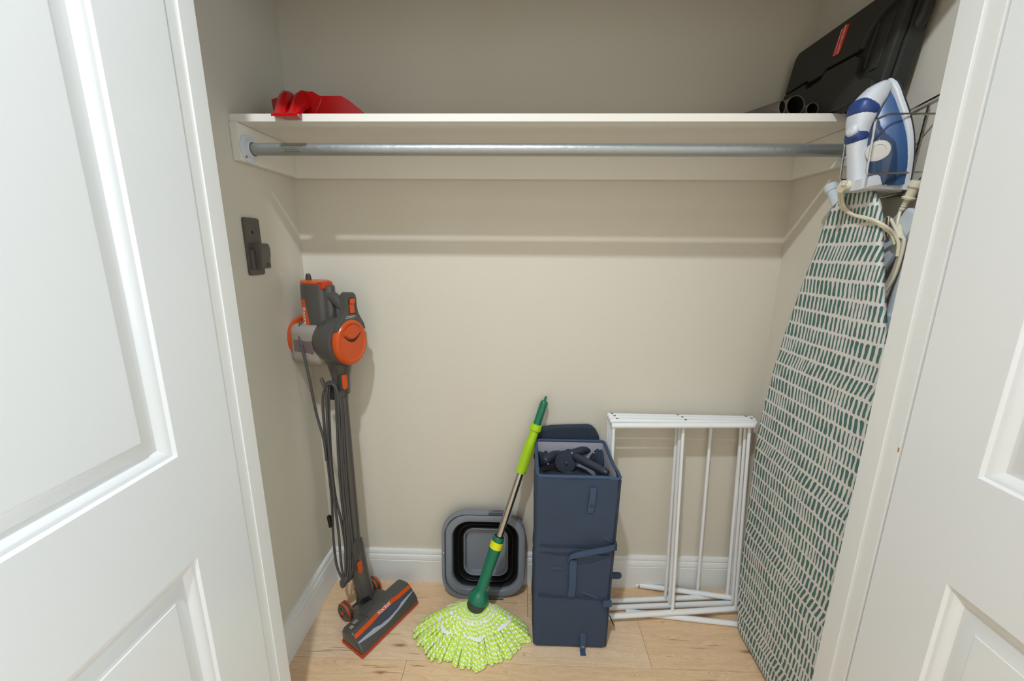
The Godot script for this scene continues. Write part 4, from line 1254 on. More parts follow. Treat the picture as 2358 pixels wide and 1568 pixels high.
func rack() -> void:
	# flat frames of white rods stacked against the wall: top rail, bottom rail, bars between
	var R = 0.009
	var frames = [
		{"l": "thin white rack frame nearest the wall, its end rod showing a notch", "top": [Vector3(1.03, 0.683, 0.022), Vector3(1.49, 0.683, 0.024)], "bot": [Vector3(1.1557, 0.0095, 0.0083), Vector3(1.4892, 0.0310, 0.0782)],
			"bars": [[Vector3(1.3585, 0.6636, 0.0240), Vector3(1.3782, 0.0160, 0.0367)], [Vector3(1.4587, 0.6667, 0.0260), Vector3(1.4705, 0.0320, 0.0686)]], "screws": []},
		{"l": "white rod rack frame, rearmost of those with dark screws on top", "top": [Vector3(1.0041, 0.7049, 0.0340), Vector3(1.4868, 0.7038, 0.0340)], "bot": [Vector3(1.0246, 0.0120, 0.0911), Vector3(1.5093, 0.0120, 0.0491)],
			"bars": [[Vector3(1.0106, 0.6925, 0.0340), Vector3(1.007, 0.016, 0.095)], [Vector3(1.2393, 0.6972, 0.0340), Vector3(1.2473, 0.0160, 0.0740)], [Vector3(1.4514, 0.7015, 0.0340), Vector3(1.4888, 0.0160, 0.0577)]], "screws": [1407, 1562, 1721]},
		{"l": "white rod rack frame, middle of those with dark screws on top", "top": [Vector3(1.0039, 0.7067, 0.0560), Vector3(1.4829, 0.7065, 0.0560)], "bot": [Vector3(1.0193, 0.0120, 0.1184), Vector3(1.4971, 0.0120, 0.0795)],
			"bars": [[Vector3(1.0118, 0.6945, 0.0560), Vector3(1.009, 0.016, 0.117)], [Vector3(1.2410, 0.6992, 0.0560), Vector3(1.2525, 0.0160, 0.0995)], [Vector3(1.4538, 0.7036, 0.0560), Vector3(1.4818, 0.0160, 0.0876)]], "screws": [1410, 1568, 1728]},
		{"l": "white rod rack frame, frontmost of those with dark screws on top", "top": [Vector3(1.0034, 0.7061, 0.0790), Vector3(1.4742, 0.7075, 0.0790)], "bot": [Vector3(1.0089, 0.0275, 0.1679), Vector3(1.4815, 0.0275, 0.1183)],
			"bars": [[Vector3(1.0124, 0.6972, 0.0790), Vector3(1.011, 0.016, 0.142)], [Vector3(1.2419, 0.7019, 0.0790), Vector3(1.2465, 0.0300, 0.1430)], [Vector3(1.4537, 0.7064, 0.0790), Vector3(1.4721, 0.0300, 0.1245)]], "screws": [1413, 1573]},
		{"l": "white rod rack frame leaning in front, its top rod skewed below the others", "top": [Vector3(1.0049, 0.6995, 0.1010), Vector3(1.4593, 0.7082, 0.0960)], "bot": [Vector3(1.0907, 0.0092, 0.1273), Vector3(1.4642, 0.0092, 0.1629)],
			"bars": [[Vector3(1.0121, 0.6936, 0.1010), Vector3(1.012, 0.016, 0.155)]], "screws": []},
	]
	for e in frames:
		var tp: Vector3 = e.top[0]
		var tq: Vector3 = e.top[1]
		var t = thing("rack_frame", e.l, "rack frame", Vector3((tp.x + tq.x) / 2, 0, 0.09), "white rod frames stacked against the wall")
		for k in 2:
			var p: Vector3 = e.top[0] if k == 0 else e.bot[0]
			var q: Vector3 = e.top[1] if k == 0 else e.bot[1]
			var b = MB.new(); b.x = along(p, q)
			var l = p.distance_to(q)
			b.lathe([[R * 0.8, 0.0], [R, 0.002], [R, l - 0.002], [R * 0.8, l]], 18)
			part("top_rail" if k == 0 else "bottom_rail", b, M.rack_white, t)
		for v in e.bars:
			var b = MB.new(); b.x = along(v[0], v[1])
			b.lathe([[0.0056, 0.0], [0.0056, (v[0] as Vector3).distance_to(v[1])]], 14)
			part("bar", b, M.rack_white, t)
		for sx in e.screws:
			var f = inverse_lerp(1396.0, 1738.0, float(sx))
			var p: Vector3 = tp.lerp(tq, f) + Vector3(0, R - 0.0004, 0.001)
			var b = MB.new(); b.x.origin = p
			b.lathe([[0.0042, 0.0], [0.004, 0.0012], [0.002, 0.0016]], 12)
			part("screw", b, M.screw, t)
		if e.screws.size() == 0 and tp.z < 0.03:
			var b = MB.new(); b.x = along(e.bot[0], e.bot[1])
			b.lathe([[0.009, 0.012], [0.0095, 0.013], [0.0095, 0.016], [0.009, 0.017]], 18, false, false)
			part("rod_notch", b, M.screw, t)

func board_image() -> ImageTexture:
	# cloth print: rows of brush strokes, leaning this way and that
	var w = 1024
	var h = 2048
	var im = Image.create(w, h, false, Image.FORMAT_RGB8)
	im.fill(Color8(214, 208, 202))
	var rng = RandomNumberGenerator.new(); rng.seed = 7
	var ink = Color8(70, 108, 99)
	var rows = 34
	var rp = float(h) / rows
	for r in rows:
		var leanr = [0.0, 0.05, 0.12, 0.32, 0.10, -0.06, 0.02][r % 7] as float
		var y0 = (r + 0.1) * rp
		var ln = rp * 0.85
		var x = -20.0 + rng.randf_range(0, 12)
		var ph = rng.randf_range(0, TAU)
		var k = 0
		while x < w + 20:
			var wd = 14.0 + 7.0 * sin(k * 0.45 + ph) * sin(k * 0.17 + ph * 2.0) + rng.randf_range(-1.2, 1.2)
			wd = clampf(wd, 6.0, 23.0)
			var taper = rng.randf_range(-0.5, 0.5) if rng.randf() < 0.75 else signf(rng.randf() - 0.5) * 0.9
			var lean = (leanr + rng.randf_range(-0.025, 0.025)) * ln * 1.67
			var yo = rng.randf_range(-1.5, 1.5)
			for yy in int(ln):
				var u = yy / ln
				var hw = wd * (1.0 + taper * (u - 0.5)) * 0.5
				var cap = minf(u, 1.0 - u) * ln * 1.6
				if cap < hw: hw = sqrt(maxf(0.0, hw * hw - (hw - cap) * (hw - cap)))
				var cx = x + lean * (0.5 - u) + 0.8 * sin(yy * 0.2 + k)
				var py = int(y0 + yo + yy)
				if py < 0 or py >= h: continue
				for xx in range(maxi(0, int(cx - hw)), mini(w, int(cx + hw) + 1)):
					im.set_pixel(xx, py, ink)
			x += wd + rng.randf_range(13.5, 18.0)
			k += 1
	return ImageTexture.create_from_image(im)

func board() -> void:
	var t = thing("ironing_board", "ironing board with a green dashed cover standing upright by the wall", "ironing board", Vector3(1.47, 0, 0.345))
	var zc = 0.346
	var hw = [[0.010, 0.135], [0.018, 0.155], [0.035, 0.17], [0.07, 0.181], [0.2, 0.195], [0.4, 0.203], [0.6, 0.213], [0.72, 0.215], [0.89, 0.193], [1.03, 0.163], [1.1, 0.145], [1.17, 0.124], [1.25, 0.1], [1.3, 0.087], [1.335, 0.076], [1.358, 0.06], [1.373, 0.042], [1.381, 0.022], [1.384, 0.0]]
	var lft = []
	var rgt = []
	for e in hw:
		lft.append(Vector3(zc - e[1], e[0], 0)); rgt.append(Vector3(zc + e[1] - 0.009 * smoothstep(0.7, 1.0, e[0]) * (1.0 - smoothstep(1.34, 1.38, e[0])), e[0], 0))
	var poly = PackedVector2Array()
	for p in spline(lft.slice(3), 3): poly.append(Vector2(p.x, p.y))
	rgt.reverse()
	var rs = spline(rgt.slice(0, rgt.size() - 3), 3)
	for i in range(1, rs.size()): poly.append(Vector2(rs[i].x, rs[i].y))
	for i in [2, 1, 0]: poly.append(Vector2(rgt[rgt.size() - 1 - i].x, rgt[rgt.size() - 1 - i].y))
	for i in [0, 1, 2]: poly.append(Vector2(lft[i].x, lft[i].y))
	# x of the print = z of the world, y up, out towards -x
	var T = frame(Vector3(1.464, 0, 0), Vector3(0, 0, 1), Vector3.UP, Vector3(-1, 0, 0))
	var b = MB.new(); b.x = T; b.smooth = 45
	b.prism(poly, 0.0, 0.016, 0.0065)
	var cm = StandardMaterial3D.new()
	cm.albedo_texture = board_image()
	cm.roughness = 0.85
	cm.rim_enabled = true; cm.rim = 0.1
	part("padded_cover", b, cm, t, "white cotton cover printed with rows of green strokes", func(p: Vector3) -> Vector2: return Vector2((p.z - 0.135 + (p.x - 1.448) * (-1.0 if p.z < 0.346 else 1.0)) / 0.42, 1.0 - p.y / 1.39))
	# folding legs behind
	b = MB.new()
	b.tube(wire([Vector3(1.505, 1.405, 0.232), Vector3(1.504, 1.36, 0.244), Vector3(1.504, 0.72, 0.29), Vector3(1.504, 0.12, 0.30)], 0.02), 0.011, 12)
	b.tube(wire([Vector3(1.504, 1.325, 0.455), Vector3(1.508, 1.28, 0.447), Vector3(1.504, 0.72, 0.40), Vector3(1.504, 0.12, 0.39)], 0.02), 0.011, 12)
	part("folded_leg", b, M.leg_grey, t)
	b = MB.new(); b.x = along(Vector3(1.4780, 1.3822, 0.2441), Vector3(1.4780, 1.4208, 0.2157))
	b.lathe([[0.0125, -0.03], [0.0125, 0.012], [0.0155, 0.014], [0.016, 0.026], [0.0155, 0.032], [0.013, 0.033]], 20)
	part("foot_cap", b, M.leg_grey, t, "pale plastic foot cap sticking up beside the tip")
	b = MB.new(); b.x = along(Vector3(1.5, 1.19, 0.37), Vector3(1.5, 1.335, 0.45))
	b.bbox(Vector3(-0.009, 0, -0.02), Vector3(0.009, 0.16, 0.02), 0.006)
	part("leg_brace", b, M.leg_grey, t)
	b = MB.new(); b.bbox(Vector3(1.49, 1.03, 0.43), Vector3(1.508, 1.12, 0.47), 0.005)
	part("leg_bracket", b, M.leg_grey, t)

func iron() -> void:
	# wire holder on the wall
	var h = thing("iron_holder", "chrome wire iron holder fixed to the side wall", "holder", Vector3(1.515, 1.36, 0.385))
	var b = MB.new()
	b.tube(wire([Vector3(1.5145, 1.534, 0.406), Vector3(1.5145, 1.366, 0.397), Vector3(1.512, 1.367, 0.328), Vector3(1.5145, 1.40, 0.322), Vector3(1.5145, 1.534, 0.322)], 0.008), 0.0024, 8)
	part("wall_frame", b, M.chrome, h)
	b = MB.new()
	b.tube(wire([Vector3(1.5140, 1.5116, 0.4300), Vector3(1.4300, 1.5140, 0.4221), Vector3(1.4000, 1.5022, 0.4281), Vector3(1.4000, 1.4016, 0.4301), Vector3(1.5140, 1.4074, 0.4219)], 0.006), 0.0021, 8)
	part("side_loop", b, M.chrome, h)
	b = MB.new()
	b.tube(wire([Vector3(1.514, 1.515, 0.335), Vector3(1.43, 1.515, 0.334), Vector3(1.4150, 1.5138, 0.3363), Vector3(1.4150, 1.4052, 0.3395), Vector3(1.514, 1.41, 0.34)], 0.006), 0.0021, 8)
	part("side_loop", b, M.chrome, h)
	for y in [[1.538, 1.55], [1.373, 1.376]]:
		b = MB.new()
		b.tube(PackedVector3Array([Vector3(1.5165, y[0] - 0.006, 0.33), Vector3(1.5165, y[1], 0.44)]), 0.0022, 8)
		b.x = frame(Vector3(1.518, y[1] - 0.001, 0.43), Vector3(0, 1, 0), Vector3(-1, 0, 0), Vector3(0, 0, 1))
		b.lathe([[0.0065, -0.001], [0.0065, 0.002], [0.004, 0.004], [0.001, 0.0046]], 14)
		part("mount_bar", b, M.chrome, h)
	b = MB.new()
	b.tube(spline([Vector3(1.515, 1.366, 0.33), Vector3(1.505, 1.362, 0.336), Vector3(1.492, 1.362, 0.345), Vector3(1.49, 1.366, 0.352)], 4), 0.0022, 8)
	part("front_hook", b, M.chrome, h)
	b = MB.new()
	b.tube(spline([Vector3(1.516, 1.33, 0.395), Vector3(1.506, 1.29, 0.4), Vector3(1.494, 1.278, 0.406), Vector3(1.484, 1.288, 0.408), Vector3(1.48, 1.322, 0.407)], 5), 0.0042, 10)
	part("cord_hook", b, M.chrome, h)
	# the iron: l along it, n away from the sole, w across
	var t = thing("steam_iron", "blue and white steam iron stored tip up in wire holder, cream cord looped below", "iron", Vector3(1.46, 1.372, 0.38))
	var T = frame(Vector3(1.5025, 1.374, 0.378), Vector3(-0.199, 0.98, 0), Vector3(-0.98, -0.199, 0), Vector3(0, 0, -1))
	T.basis.z = T.basis.x.cross(T.basis.y)
	T.basis = T.basis.orthonormalized()
	# half width of the sole at l
	var sole = func(l: float) -> float:
		var u = clampf(l / 0.226, 0.0, 1.0)
		return (0.042 + 0.012 * sin(PI * minf(u * 1.25, 1.0))) * pow(1.0 - pow(u, 3.4), 0.62)
	var outline = func(n: float, ins: float, l0: float, sc: float, top := 0.226) -> PackedVector3Array:
		var o = PackedVector3Array()
		var m = 18
		for i in m + 1:
			var l = lerpf(l0 + ins, top - ins, 1.0 - pow(1.0 - float(i) / m, 1.6))
			o.append(Vector3(l, n, maxf(sole.call(l * 0.226 / top) * sc - ins, 0.0003)))
		for i in range(m - 1, -1, -1):
			var l = lerpf(l0 + ins, top - ins, 1.0 - pow(1.0 - float(i) / m, 1.6))
			o.append(Vector3(l, n, -maxf(sole.call(l * 0.226 / top) * sc - ins, 0.0003)))
		o.reverse()
		return o
	var shell = func(list: Array) -> MB:
		var m = MB.new(); m.x = T; m.smooth = 50
		var rings = []
		for e in list:
			var ring: PackedVector3Array = outline.call(e[0], e[1], e[2], e[3], e[4])
			rings.append(ring)
		var nn: Vector3 = (rings[0][1] - rings[0][0]).cross(rings[0][12] - rings[0][0])
		m.loft(rings)
		return m
	part("sole_plate", shell.call([[0.0, 0.002, 0.0, 1.0, 0.226], [0.003, 0.0, 0.0, 1.0, 0.226], [0.006, 0.001, 0.0, 1.0, 0.226]]), mat(Color8(70, 72, 74), 0.3, 0.6), t, "dark metal sole edge")
	part("white_skirt", shell.call([[0.005, 0.0, 0.001, 1.0, 0.225], [0.0105, 0.0008, 0.001, 0.99, 0.2245], [0.0135, 0.003, 0.001, 0.985, 0.223]]), M.white_plastic, t)
	var blue = mat(Color8(60, 92, 140), 0.25)
	var blue_dark = mat(Color8(44, 66, 98), 0.12)
	part("blue_body", shell.call([[0.010, 0.001, 0.012, 0.96, 0.207], [0.02, 0.002, 0.012, 0.94, 0.203], [0.03, 0.004, 0.012, 0.9, 0.196], [0.04, 0.007, 0.01, 0.86, 0.19], [0.05, 0.012, 0.008, 0.82, 0.182]]), blue, t)
	part("water_tank", shell.call([[0.03, 0.0, 0.02, 0.86, 0.178], [0.045, 0.002, 0.018, 0.8, 0.17], [0.058, 0.008, 0.014, 0.72, 0.165], [0.064, 0.016, 0.012, 0.66, 0.158]]), blue_dark, t, "clear dark blue water tank")
	# white upper body: nose, handle, heel
	var hp = [Vector3(0.214, 0.014, 0), Vector3(0.2, 0.034, 0), Vector3(0.18, 0.054, 0), Vector3(0.155, 0.066, 0), Vector3(0.128, 0.0715, 0), Vector3(0.1, 0.073, 0), Vector3(0.07, 0.0725, 0), Vector3(0.04, 0.0715, 0), Vector3(0.022, 0.0705, 0)]
	var hs = [[0.012, 0.01], [0.021, 0.02], [0.025, 0.023], [0.024, 0.02], [0.0185, 0.0165], [0.0165, 0.0155], [0.017, 0.0155], [0.0185, 0.017], [0.018, 0.018]]
	var pts = spline(hp, 4)
	var rings = []
	for i in pts.size():
		var f = float(i) / 4.0
		var k = mini(int(f), hs.size() - 2)
		var ww: float = lerpf(hs[k][0], hs[k + 1][0], f - k)
		var tn: float = lerpf(hs[k][1], hs[k + 1][1], f - k)
		var tg: Vector3 = (pts[mini(i + 1, pts.size() - 1)] - pts[maxi(i - 1, 0)]).normalized()
		var nn = Vector3(-tg.y, tg.x, 0)
		if nn.y < 0: nn = -nn
		var o = PackedVector3Array()
		for j in 18:
			var a = TAU * j / 18
			var cc = signf(cos(a)) * pow(absf(cos(a)), 0.75)
			var ss = signf(sin(a)) * pow(absf(sin(a)), 0.75)
			o.append(pts[i] + nn * ss * tn + Vector3(0, 0, 1) * cc * ww)
		rings.append(o)
	b = MB.new(); b.x = T; b.smooth = 60
	b.loft(rings)
	var hd = part("handle", b, M.white_plastic, t)
	b = MB.new(); b.x = T
	b.prism(PackedVector2Array([Vector2(-0.001, 0.006), Vector2(0.014, 0.006), Vector2(0.044, 0.05), Vector2(0.04, 0.086), Vector2(0.02, 0.088), Vector2(0.012, 0.05)]), -0.033, 0.033, 0.006)
	part("heel_rest", b, M.white_plastic, t)
	# blue pads on the handle front
	for seg in [[9.4, 13.6, "grip_pad"], [16.2, 21.5, "steam_button_pad"]]:
		var rr = []
		var i0 = int((8.0 * 4.0) - seg[1] * 1.0)
		for k in 13:
			var f = lerpf(32.0 - 4.0 - seg[1] - 0.0, 32.0 - 4.0 - seg[0], k / 12.0)
			var ia = clampi(int(f), 0, rings.size() - 2)
			var fr = f - ia
			var o = PackedVector3Array()
			var e = 1.06 * sqrt(maxf(0.02, 1.0 - pow(absf(k / 6.0 - 1.0), 3.0)))
			var ct: Vector3 = pts[ia].lerp(pts[ia + 1], fr)
			var ou = Vector3(0.0, 0.0, 0.0)
			for j in 18:
				var p: Vector3 = (rings[ia][j] as Vector3).lerp(rings[ia + 1][j], fr)
				ou = ((rings[ia][4] as Vector3) - pts[ia]).normalized()
				o.append(ct + (p - ct) * e + ou * 0.0025)
			rr.append(o)
		b = MB.new(); b.x = T; b.smooth = 60
		b.loft(rr)
		part(seg[2], b, mat(Color8(44, 68, 128), 0.4), hd, "royal blue pad")
	b = MB.new(); b.x = T * frame(Vector3(0.139, 0.085, 0.006), Vector3(0.85, -0.4, 0), Vector3(0.4, 0.85, 0), Vector3(0, 0, 1))
	b.rbox(Vector3(0.026, 0.016, 0.026), 0.007, 0.012, Vector3.ZERO, 4, 5)
	part("steam_button", b, M.white_plastic, hd)
	b = MB.new(); b.x = T * frame(Vector3(0.124, 0.088, 0.006), Vector3(0.96, -0.2, 0), Vector3(0.2, 0.96, 0), Vector3(0, 0, 1))
	b.rbox(Vector3(0.005, 0.008, 0.026), 0.002)
	part("slider", b, mat(Color8(42, 66, 132), 0.45), hd)
	# temperature dial under the handle
	var dn = Vector3(0.12, 0.55, 0.83 * -1.0).normalized()
	var dc: Vector3 = T * Vector3(0.088, 0.055, 0.0305)
	b = MB.new(); b.x = along(dc, dc + T.basis * Vector3(0.0, 0.6, 0.8))
	b.lathe([[0.0205, -0.016], [0.0205, -0.002], [0.019, 0.001], [0.0125, 0.002], [0.012, 0.001], [0.0, 0.0015]], 28)
	part("temperature_dial", b, mat(Color8(206, 202, 198), 0.4), t, "pale round temperature dial")
	b = MB.new(); b.x = T
	b.tube(PackedVector3Array([Vector3(0.036, 0.08, -0.004), Vector3(0.03, 0.1, -0.002), Vector3(0.028, 0.108, 0.0)]), 0.009, 12, false, [0.010, 0.008, 0.0075])
	part("cord_guard", b, M.cream, t, "cream cord guard at the heel")
	# cord: ring at the heel, over the board, coiled on the hook
	var cord = t
	b = MB.new(); b.smooth = 60
	b.tube(spline([Vector3(1.3920, 1.3916, 0.3928), Vector3(1.3920, 1.3935, 0.3804), Vector3(1.3950, 1.3843, 0.3714), Vector3(1.4300, 1.3691, 0.3283), Vector3(1.4418, 1.3478, 0.3256), Vector3(1.4418, 1.3301, 0.3574), Vector3(1.4418, 1.3220, 0.3922), Vector3(1.4418, 1.3129, 0.4218), Vector3(1.4550, 1.3002, 0.4351), Vector3(1.4750, 1.2848, 0.4358), Vector3(1.4820, 1.2675, 0.4409), Vector3(1.4840, 1.2414, 0.4420)], 6), 0.0034, 8)
	b.tube(spline([Vector3(1.3930, 1.3888, 0.3886), Vector3(1.3930, 1.3865, 0.3808), Vector3(1.4300, 1.3653, 0.3369), Vector3(1.4414, 1.3470, 0.3340), Vector3(1.4414, 1.3276, 0.3658), Vector3(1.4414, 1.3166, 0.4052), Vector3(1.4500, 1.3021, 0.4303), Vector3(1.4720, 1.2850, 0.4312), Vector3(1.4820, 1.2659, 0.4324)], 6), 0.0034, 8)
	part("power_cord", b, M.cream, cord)
	var hx = 1.4895
	for k in 6:
		b = MB.new(); b.smooth = 60
		var o = k * 0.0012
		var zz = k * 0.004
		b.tube(spline([Vector3(hx - o, 1.3 + zz, 0.405), Vector3(hx - o - 0.002, 1.303 - zz, 0.428 + zz * 0.5), Vector3(hx - o, 1.27, 0.4395 + zz * 0.6), Vector3(hx - o, 1.225 - zz, 0.437 + zz * 0.5), Vector3(hx - o, 1.19 - zz * 1.5, 0.428), Vector3(hx - o + 0.002, 1.165 - zz * (2.0 if k % 2 else -1.0), 0.41 - zz * 0.5), Vector3(hx - o + 0.003, 1.16 - zz, 0.385), Vector3(hx + 0.003, 1.18 - zz, 0.362), Vector3(hx + 0.003, 1.23, 0.356), Vector3(hx + 0.002, 1.275, 0.37), Vector3(hx - o * 0.5, 1.295 + zz * 0.5, 0.388)], 5, true), 0.0032, 8, true)
		part("cord_loop", b, M.cream, cord)
	b = MB.new()
	b.tube(spline([Vector3(1.4920, 1.3029, 0.4200), Vector3(1.4940, 1.3137, 0.4151), Vector3(1.4980, 1.3296, 0.4107), Vector3(1.5000, 1.3400, 0.4109)], 5), 0.0032, 8)
	part("power_cord", b, M.cream, cord)
	b = MB.new(); b.x = along(Vector3(1.5000, 1.3348, 0.4112), Vector3(1.5020, 1.3730, 0.4257))
	b.lathe([[0.005, 0.0], [0.0055, 0.004], [0.0045, 0.005], [0.0058, 0.009], [0.0046, 0.010], [0.006, 0.014], [0.0048, 0.015], [0.0062, 0.019], [0.0055, 0.021], [0.011, 0.0225], [0.012, 0.026], [0.0085, 0.028], [0.009, 0.045], [0.012, 0.047], [0.0118, 0.056], [0.0105, 0.058]], 18)
	part("plug", b, M.cream, cord, "cream moulded plug pointing up")

func dustpan() -> void:
	var t = thing("dustpan", "red plastic dustpan lying on the shelf with its handle over the edge", "dustpan", Vector3(0.2, 1.563, 0.13))
	var path = [Vector3(0.326, 0, 0.222), Vector3(0.305, 0, 0.222), Vector3(0.292, 0, 0.222), Vector3(0.276, 0, 0.222), Vector3(0.262, 0, 0.222), Vector3(0.235, 0, 0.222), Vector3(0.2, 0, 0.222), Vector3(0.15, 0, 0.22), Vector3(0.12, 0, 0.216), Vector3(0.092, 0, 0.209), Vector3(0.075, 0, 0.197), Vector3(0.067, 0, 0.175), Vector3(0.066, 0, 0.09), Vector3(0.072, 0, 0.062), Vector3(0.09, 0, 0.045), Vector3(0.12, 0, 0.036), Vector3(0.15, 0, 0.033), Vector3(0.235, 0, 0.032), Vector3(0.262, 0, 0.032), Vector3(0.276, 0, 0.032), Vector3(0.292, 0, 0.032), Vector3(0.305, 0, 0.032), Vector3(0.326, 0, 0.032)]
	var rings = []
	var cen = Vector3(0.2, 0, 0.127)
	for i in path.size():
		var p: Vector3 = path[i]
		var tg: Vector3 = (path[mini(i + 1, path.size() - 1)] - path[maxi(i - 1, 0)]).normalized()
		var o = Vector3(tg.z, 0, -tg.x)
		if o.dot(p - cen) < 0: o = -o
		var hh = 0.05
		if p.x > 0.262: hh = 0.05 - 0.047 * pow((p.x - 0.262) / 0.064, 1.25)
		var y = 1.5632
		rings.append(PackedVector3Array([p + Vector3(0, y, 0), p + Vector3(0, y + hh, 0) + o * 0.004 * hh / 0.05, p + Vector3(0, y + hh, 0) - o * 0.003, p + Vector3(0, y, 0) - o * 0.0028]))
	var b = MB.new(); b.smooth = 30
	b.loft(rings)
	part("side_wall", b, M.red, t)
	b = MB.new()
	var pl = PackedVector2Array()
	for p in path: pl.append(Vector2(p.x, -p.z))
	pl.append(Vector2(0.332, -0.04)); pl.append(Vector2(0.332, -0.214))
	b.x = frame(Vector3(0, 1.563, 0), Vector3(1, 0, 0), Vector3(0, 0, -1), Vector3(0, 1, 0))
	b.prism(pl, 0.0, 0.0028)
	part("pan_floor", b, M.red, t)
	# handle: a double-humped channel that droops over the shelf edge
	var hump = func(u: float) -> float:
		return pow(absf(sin(u * TAU)), 0.7) if u > 0.02 and u < 0.98 else 0.0
	var grid = []
	var vs = [[0.19, 1.598, 0.026, 0.1, 0.205], [0.21, 1.598, 0.031, 0.1, 0.196], [0.228, 1.592, 0.033, 0.102, 0.187], [0.243, 1.582, 0.032, 0.106, 0.182], [0.256, 1.571, 0.027, 0.11, 0.18], [0.268, 1.5625, 0.018, 0.114, 0.1805], [0.282, 1.5565, 0.009, 0.119, 0.183], [0.297, 1.552, 0.003, 0.124, 0.187], [0.302, 1.549, 0.002, 0.126, 0.188]]
	var nu = 28
	var top = []
	var bot = []
	for v in vs:
		var r0 = PackedVector3Array()
		var r1 = PackedVector3Array()
		for i in nu + 1:
			var u = float(i) / nu
			var p = Vector3(lerpf(v[3], v[4], u), v[1] + v[2] * hump.call(u), v[0])
			r0.append(p)
			r1.append(p - Vector3(0, 0.0035, 0.001))
		var q = r1.duplicate(); q.reverse()
		r0.append_array(q)
		top.append(r0)
	top.reverse()
	b = MB.new(); b.smooth = 45
	for i in top.size() - 1:
		for j in top[0].size():
			var k: int = (j + 1) % top[0].size()
			b.quad(top[i][j], top[i][k], top[i + 1][k], top[i + 1][j])
	b.x = Transform3D.IDENTITY
	part("handle", b, M.red, t)
	# flat foot under the handle end
	b = MB.new()
	b.x = frame(Vector3(0, 0, 0), Vector3(1, 0, 0), Vector3(0, 0, -1), Vector3(0, 1, 0))
	b.prism(PackedVector2Array([Vector2(0.126, -0.302), Vector2(0.188, -0.302), Vector2(0.182, -0.271), Vector2(0.148, -0.268)]), 1.5465, 1.5505, 0.001)
	part("handle_foot", b, M.red, t)
	# brace from the handle to the near side of the pan
	b = MB.new()
	b.x = frame(Vector3(0, 0, 0.2225), Vector3(1, 0, 0), Vector3(0, 1, 0), Vector3(0, 0, 1))
	b.prism(PackedVector2Array([Vector2(0.172, 1.564), Vector2(0.19, 1.564), Vector2(0.212, 1.6), Vector2(0.214, 1.611), Vector2(0.19, 1.624), Vector2(0.176, 1.62)]), -0.004, 0.004, 0.0015)
	part("side_brace", b, M.red, t)

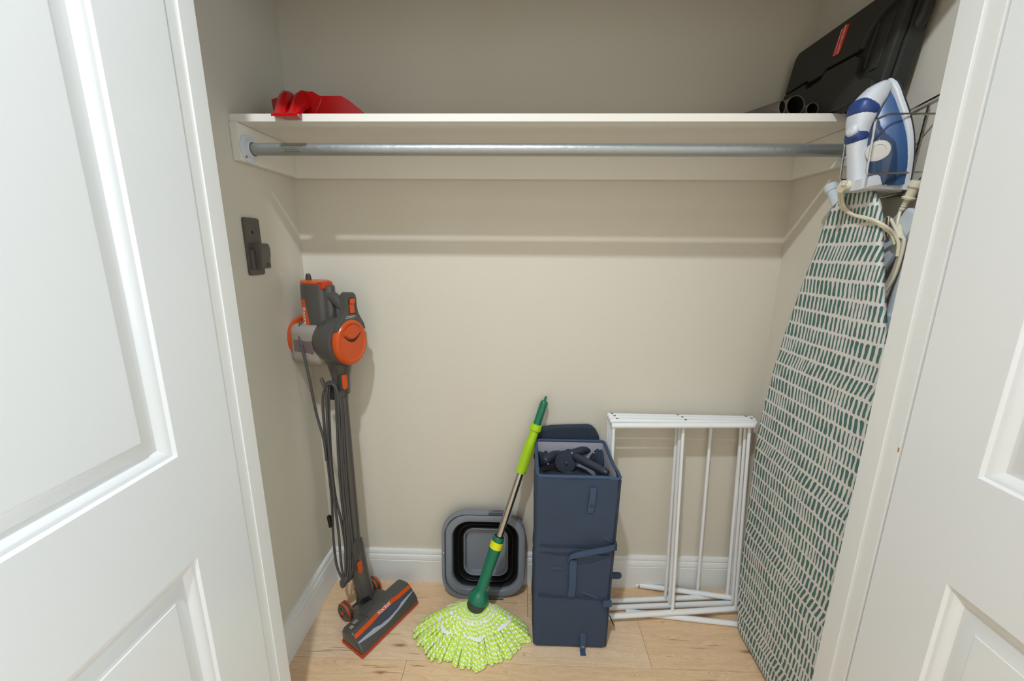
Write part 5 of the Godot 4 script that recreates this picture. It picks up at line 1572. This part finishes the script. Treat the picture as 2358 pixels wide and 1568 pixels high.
func tool_case() -> void:
	var t = thing("tool_case", "black hard plastic tool case with a red label leaning on the wall", "tool case", Vector3(1.45, 1.563, 0.2))
	var T = frame(Vector3(1.4205, 1.5645, 0), Vector3(0, 0, 1), Vector3(0.165, 0.986, 0), Vector3(-0.986, 0.165, 0))
	T.basis = T.basis.orthonormalized()
	var rp = func(x0: float, y0: float, x1: float, y1: float, r: float) -> PackedVector2Array:
		var o = PackedVector2Array()
		for k in 4:
			var cx: float = [x1 - r, x0 + r, x0 + r, x1 - r][k]
			var cy: float = [y1 - r, y1 - r, y0 + r, y0 + r][k]
			for i in 5:
				var a = PI / 2 * (k + i / 4.0)
				o.append(Vector2(cx + r * cos(a), cy + r * sin(a)))
		return o
	var b = MB.new(); b.x = T
	b.prism(rp.call(0.036, 0.0, 0.374, 0.214, 0.014), -0.03, -0.012, 0.005)
	var fr = part("front_shell", b, M.case_black, t)
	b = MB.new(); b.x = T
	b.prism(rp.call(0.038, 0.0, 0.374, 0.214, 0.016), -0.068, -0.032, 0.008)
	part("back_shell", b, M.case_black, t)
	b = MB.new(); b.x = T
	b.prism(rp.call(0.045, 0.006, 0.366, 0.207, 0.012), -0.04, -0.02)
	part("parting_line", b, M.black, t)
	# raised face panels either side of the stepped seam
	b = MB.new(); b.x = T
	b.prism(PackedVector2Array([Vector2(0.038, 0.114), Vector2(0.128, 0.115), Vector2(0.134, 0.107), Vector2(0.184, 0.107), Vector2(0.194, 0.117), Vector2(0.286, 0.114), Vector2(0.296, 0.118), Vector2(0.304, 0.15), Vector2(0.318, 0.168), Vector2(0.34, 0.176), Vector2(0.36, 0.186), Vector2(0.368, 0.2), Vector2(0.362, 0.212), Vector2(0.048, 0.213), Vector2(0.038, 0.2)]), -0.016, 0.0, 0.003)
	part("face_panel", b, M.case_black, fr)
	b = MB.new(); b.x = T
	b.prism(PackedVector2Array([Vector2(0.038, 0.109), Vector2(0.126, 0.109), Vector2(0.138, 0.092), Vector2(0.184, 0.092), Vector2(0.194, 0.110), Vector2(0.288, 0.107), Vector2(0.302, 0.098), Vector2(0.31, 0.06), Vector2(0.322, 0.046), Vector2(0.345, 0.042), Vector2(0.366, 0.03), Vector2(0.37, 0.015), Vector2(0.36, 0.002), Vector2(0.05, 0.002), Vector2(0.038, 0.012)]), -0.016, 0.001, 0.003)
	part("face_panel", b, M.case_black, fr)
	b = MB.new(); b.x = T
	b.bbox(Vector3(0.312, 0.07, -0.014), Vector3(0.318, 0.16, -0.008), 0.0015)
	b.bbox(Vector3(0.332, 0.06, -0.014), Vector3(0.352, 0.165, -0.009), 0.0015)
	part("recess_rib", b, M.case_black, fr)
	# thick carrying handle at the near end
	b = MB.new(); b.x = T; b.smooth = 60
	b.tube(spline([Vector3(0.358, 0.125, -0.05), Vector3(0.372, 0.145, -0.05), Vector3(0.374, 0.17, -0.05), Vector3(0.372, 0.19, -0.05), Vector3(0.358, 0.203, -0.05)], 5), 0.012, 12)
	part("carry_handle", b, M.case_black, t)
	b = MB.new(); b.x = T
	b.prism(PackedVector2Array([Vector2(0.205, 0.14), Vector2(0.222, 0.136), Vector2(0.228, 0.142), Vector2(0.232, 0.196), Vector2(0.216, 0.197), Vector2(0.21, 0.19)]), -0.001, 0.0012, 0.0003)
	var lb = part("brand_label", b, M.label_red, t, "red label with white print")
	var dn = (T.basis * Vector3(0.03, -1, 0)).normalized()
	var up = (T.basis * Vector3(1, 0.03, 0)).normalized()
	lettering("print", "PORTER+CABLE", 0.0088, T * Vector3(0.2218, 0.168, 0.0013), dn, up, M.print_white, lb, 0.0003)
	lettering("print", "PROFESSIONAL POWER TOOLS", 0.0042, T * Vector3(0.2115, 0.166, 0.0013), dn, up, M.print_white, lb, 0.0003)

func tubes() -> void:
	var list = [
		{"n": "vacuum_tube", "l": "widest grey vacuum tube on the shelf, open end facing out", "o": Vector3(1.3505, 1.5846, 0.246), "d": Vector3(-0.03, 0, -1), "r": 0.0215, "w": 0.0015, "f": 1.0},
		{"n": "crevice_nozzle", "l": "narrow flattened grey nozzle on the shelf, left of the widest tube", "o": Vector3(1.3155, 1.5785, 0.255), "d": Vector3(-0.42, 0, -1), "r": 0.0152, "w": 0.0015, "f": 0.8},
		{"n": "vacuum_tube", "l": "small grey vacuum tube on the shelf below the black case", "o": Vector3(1.3935, 1.5775, 0.242), "d": Vector3(-0.03, 0, -1), "r": 0.0148, "w": 0.0015, "f": 1.0},
	]
	for e in list:
		var t = thing(e.n, e.l, "vacuum attachment", e.o + Vector3(0, -e.r, -0.08), "vacuum attachments on the shelf")
		var d: Vector3 = (e.d as Vector3).normalized()
		var b = MB.new()
		b.x = frame(e.o, Vector3.UP, d, Vector3.UP.cross(d))
		b.x.basis.z *= e.f
		var r: float = e.r
		b.lathe([[r - e.w, 0.06], [r - e.w, 0.0008], [r - e.w * 0.6, 0.0], [r, 0.0006], [r, 0.19], [r - 0.002, 0.192]], 28, false, true)
		part("outer_tube", b, M.tube_grey, t)
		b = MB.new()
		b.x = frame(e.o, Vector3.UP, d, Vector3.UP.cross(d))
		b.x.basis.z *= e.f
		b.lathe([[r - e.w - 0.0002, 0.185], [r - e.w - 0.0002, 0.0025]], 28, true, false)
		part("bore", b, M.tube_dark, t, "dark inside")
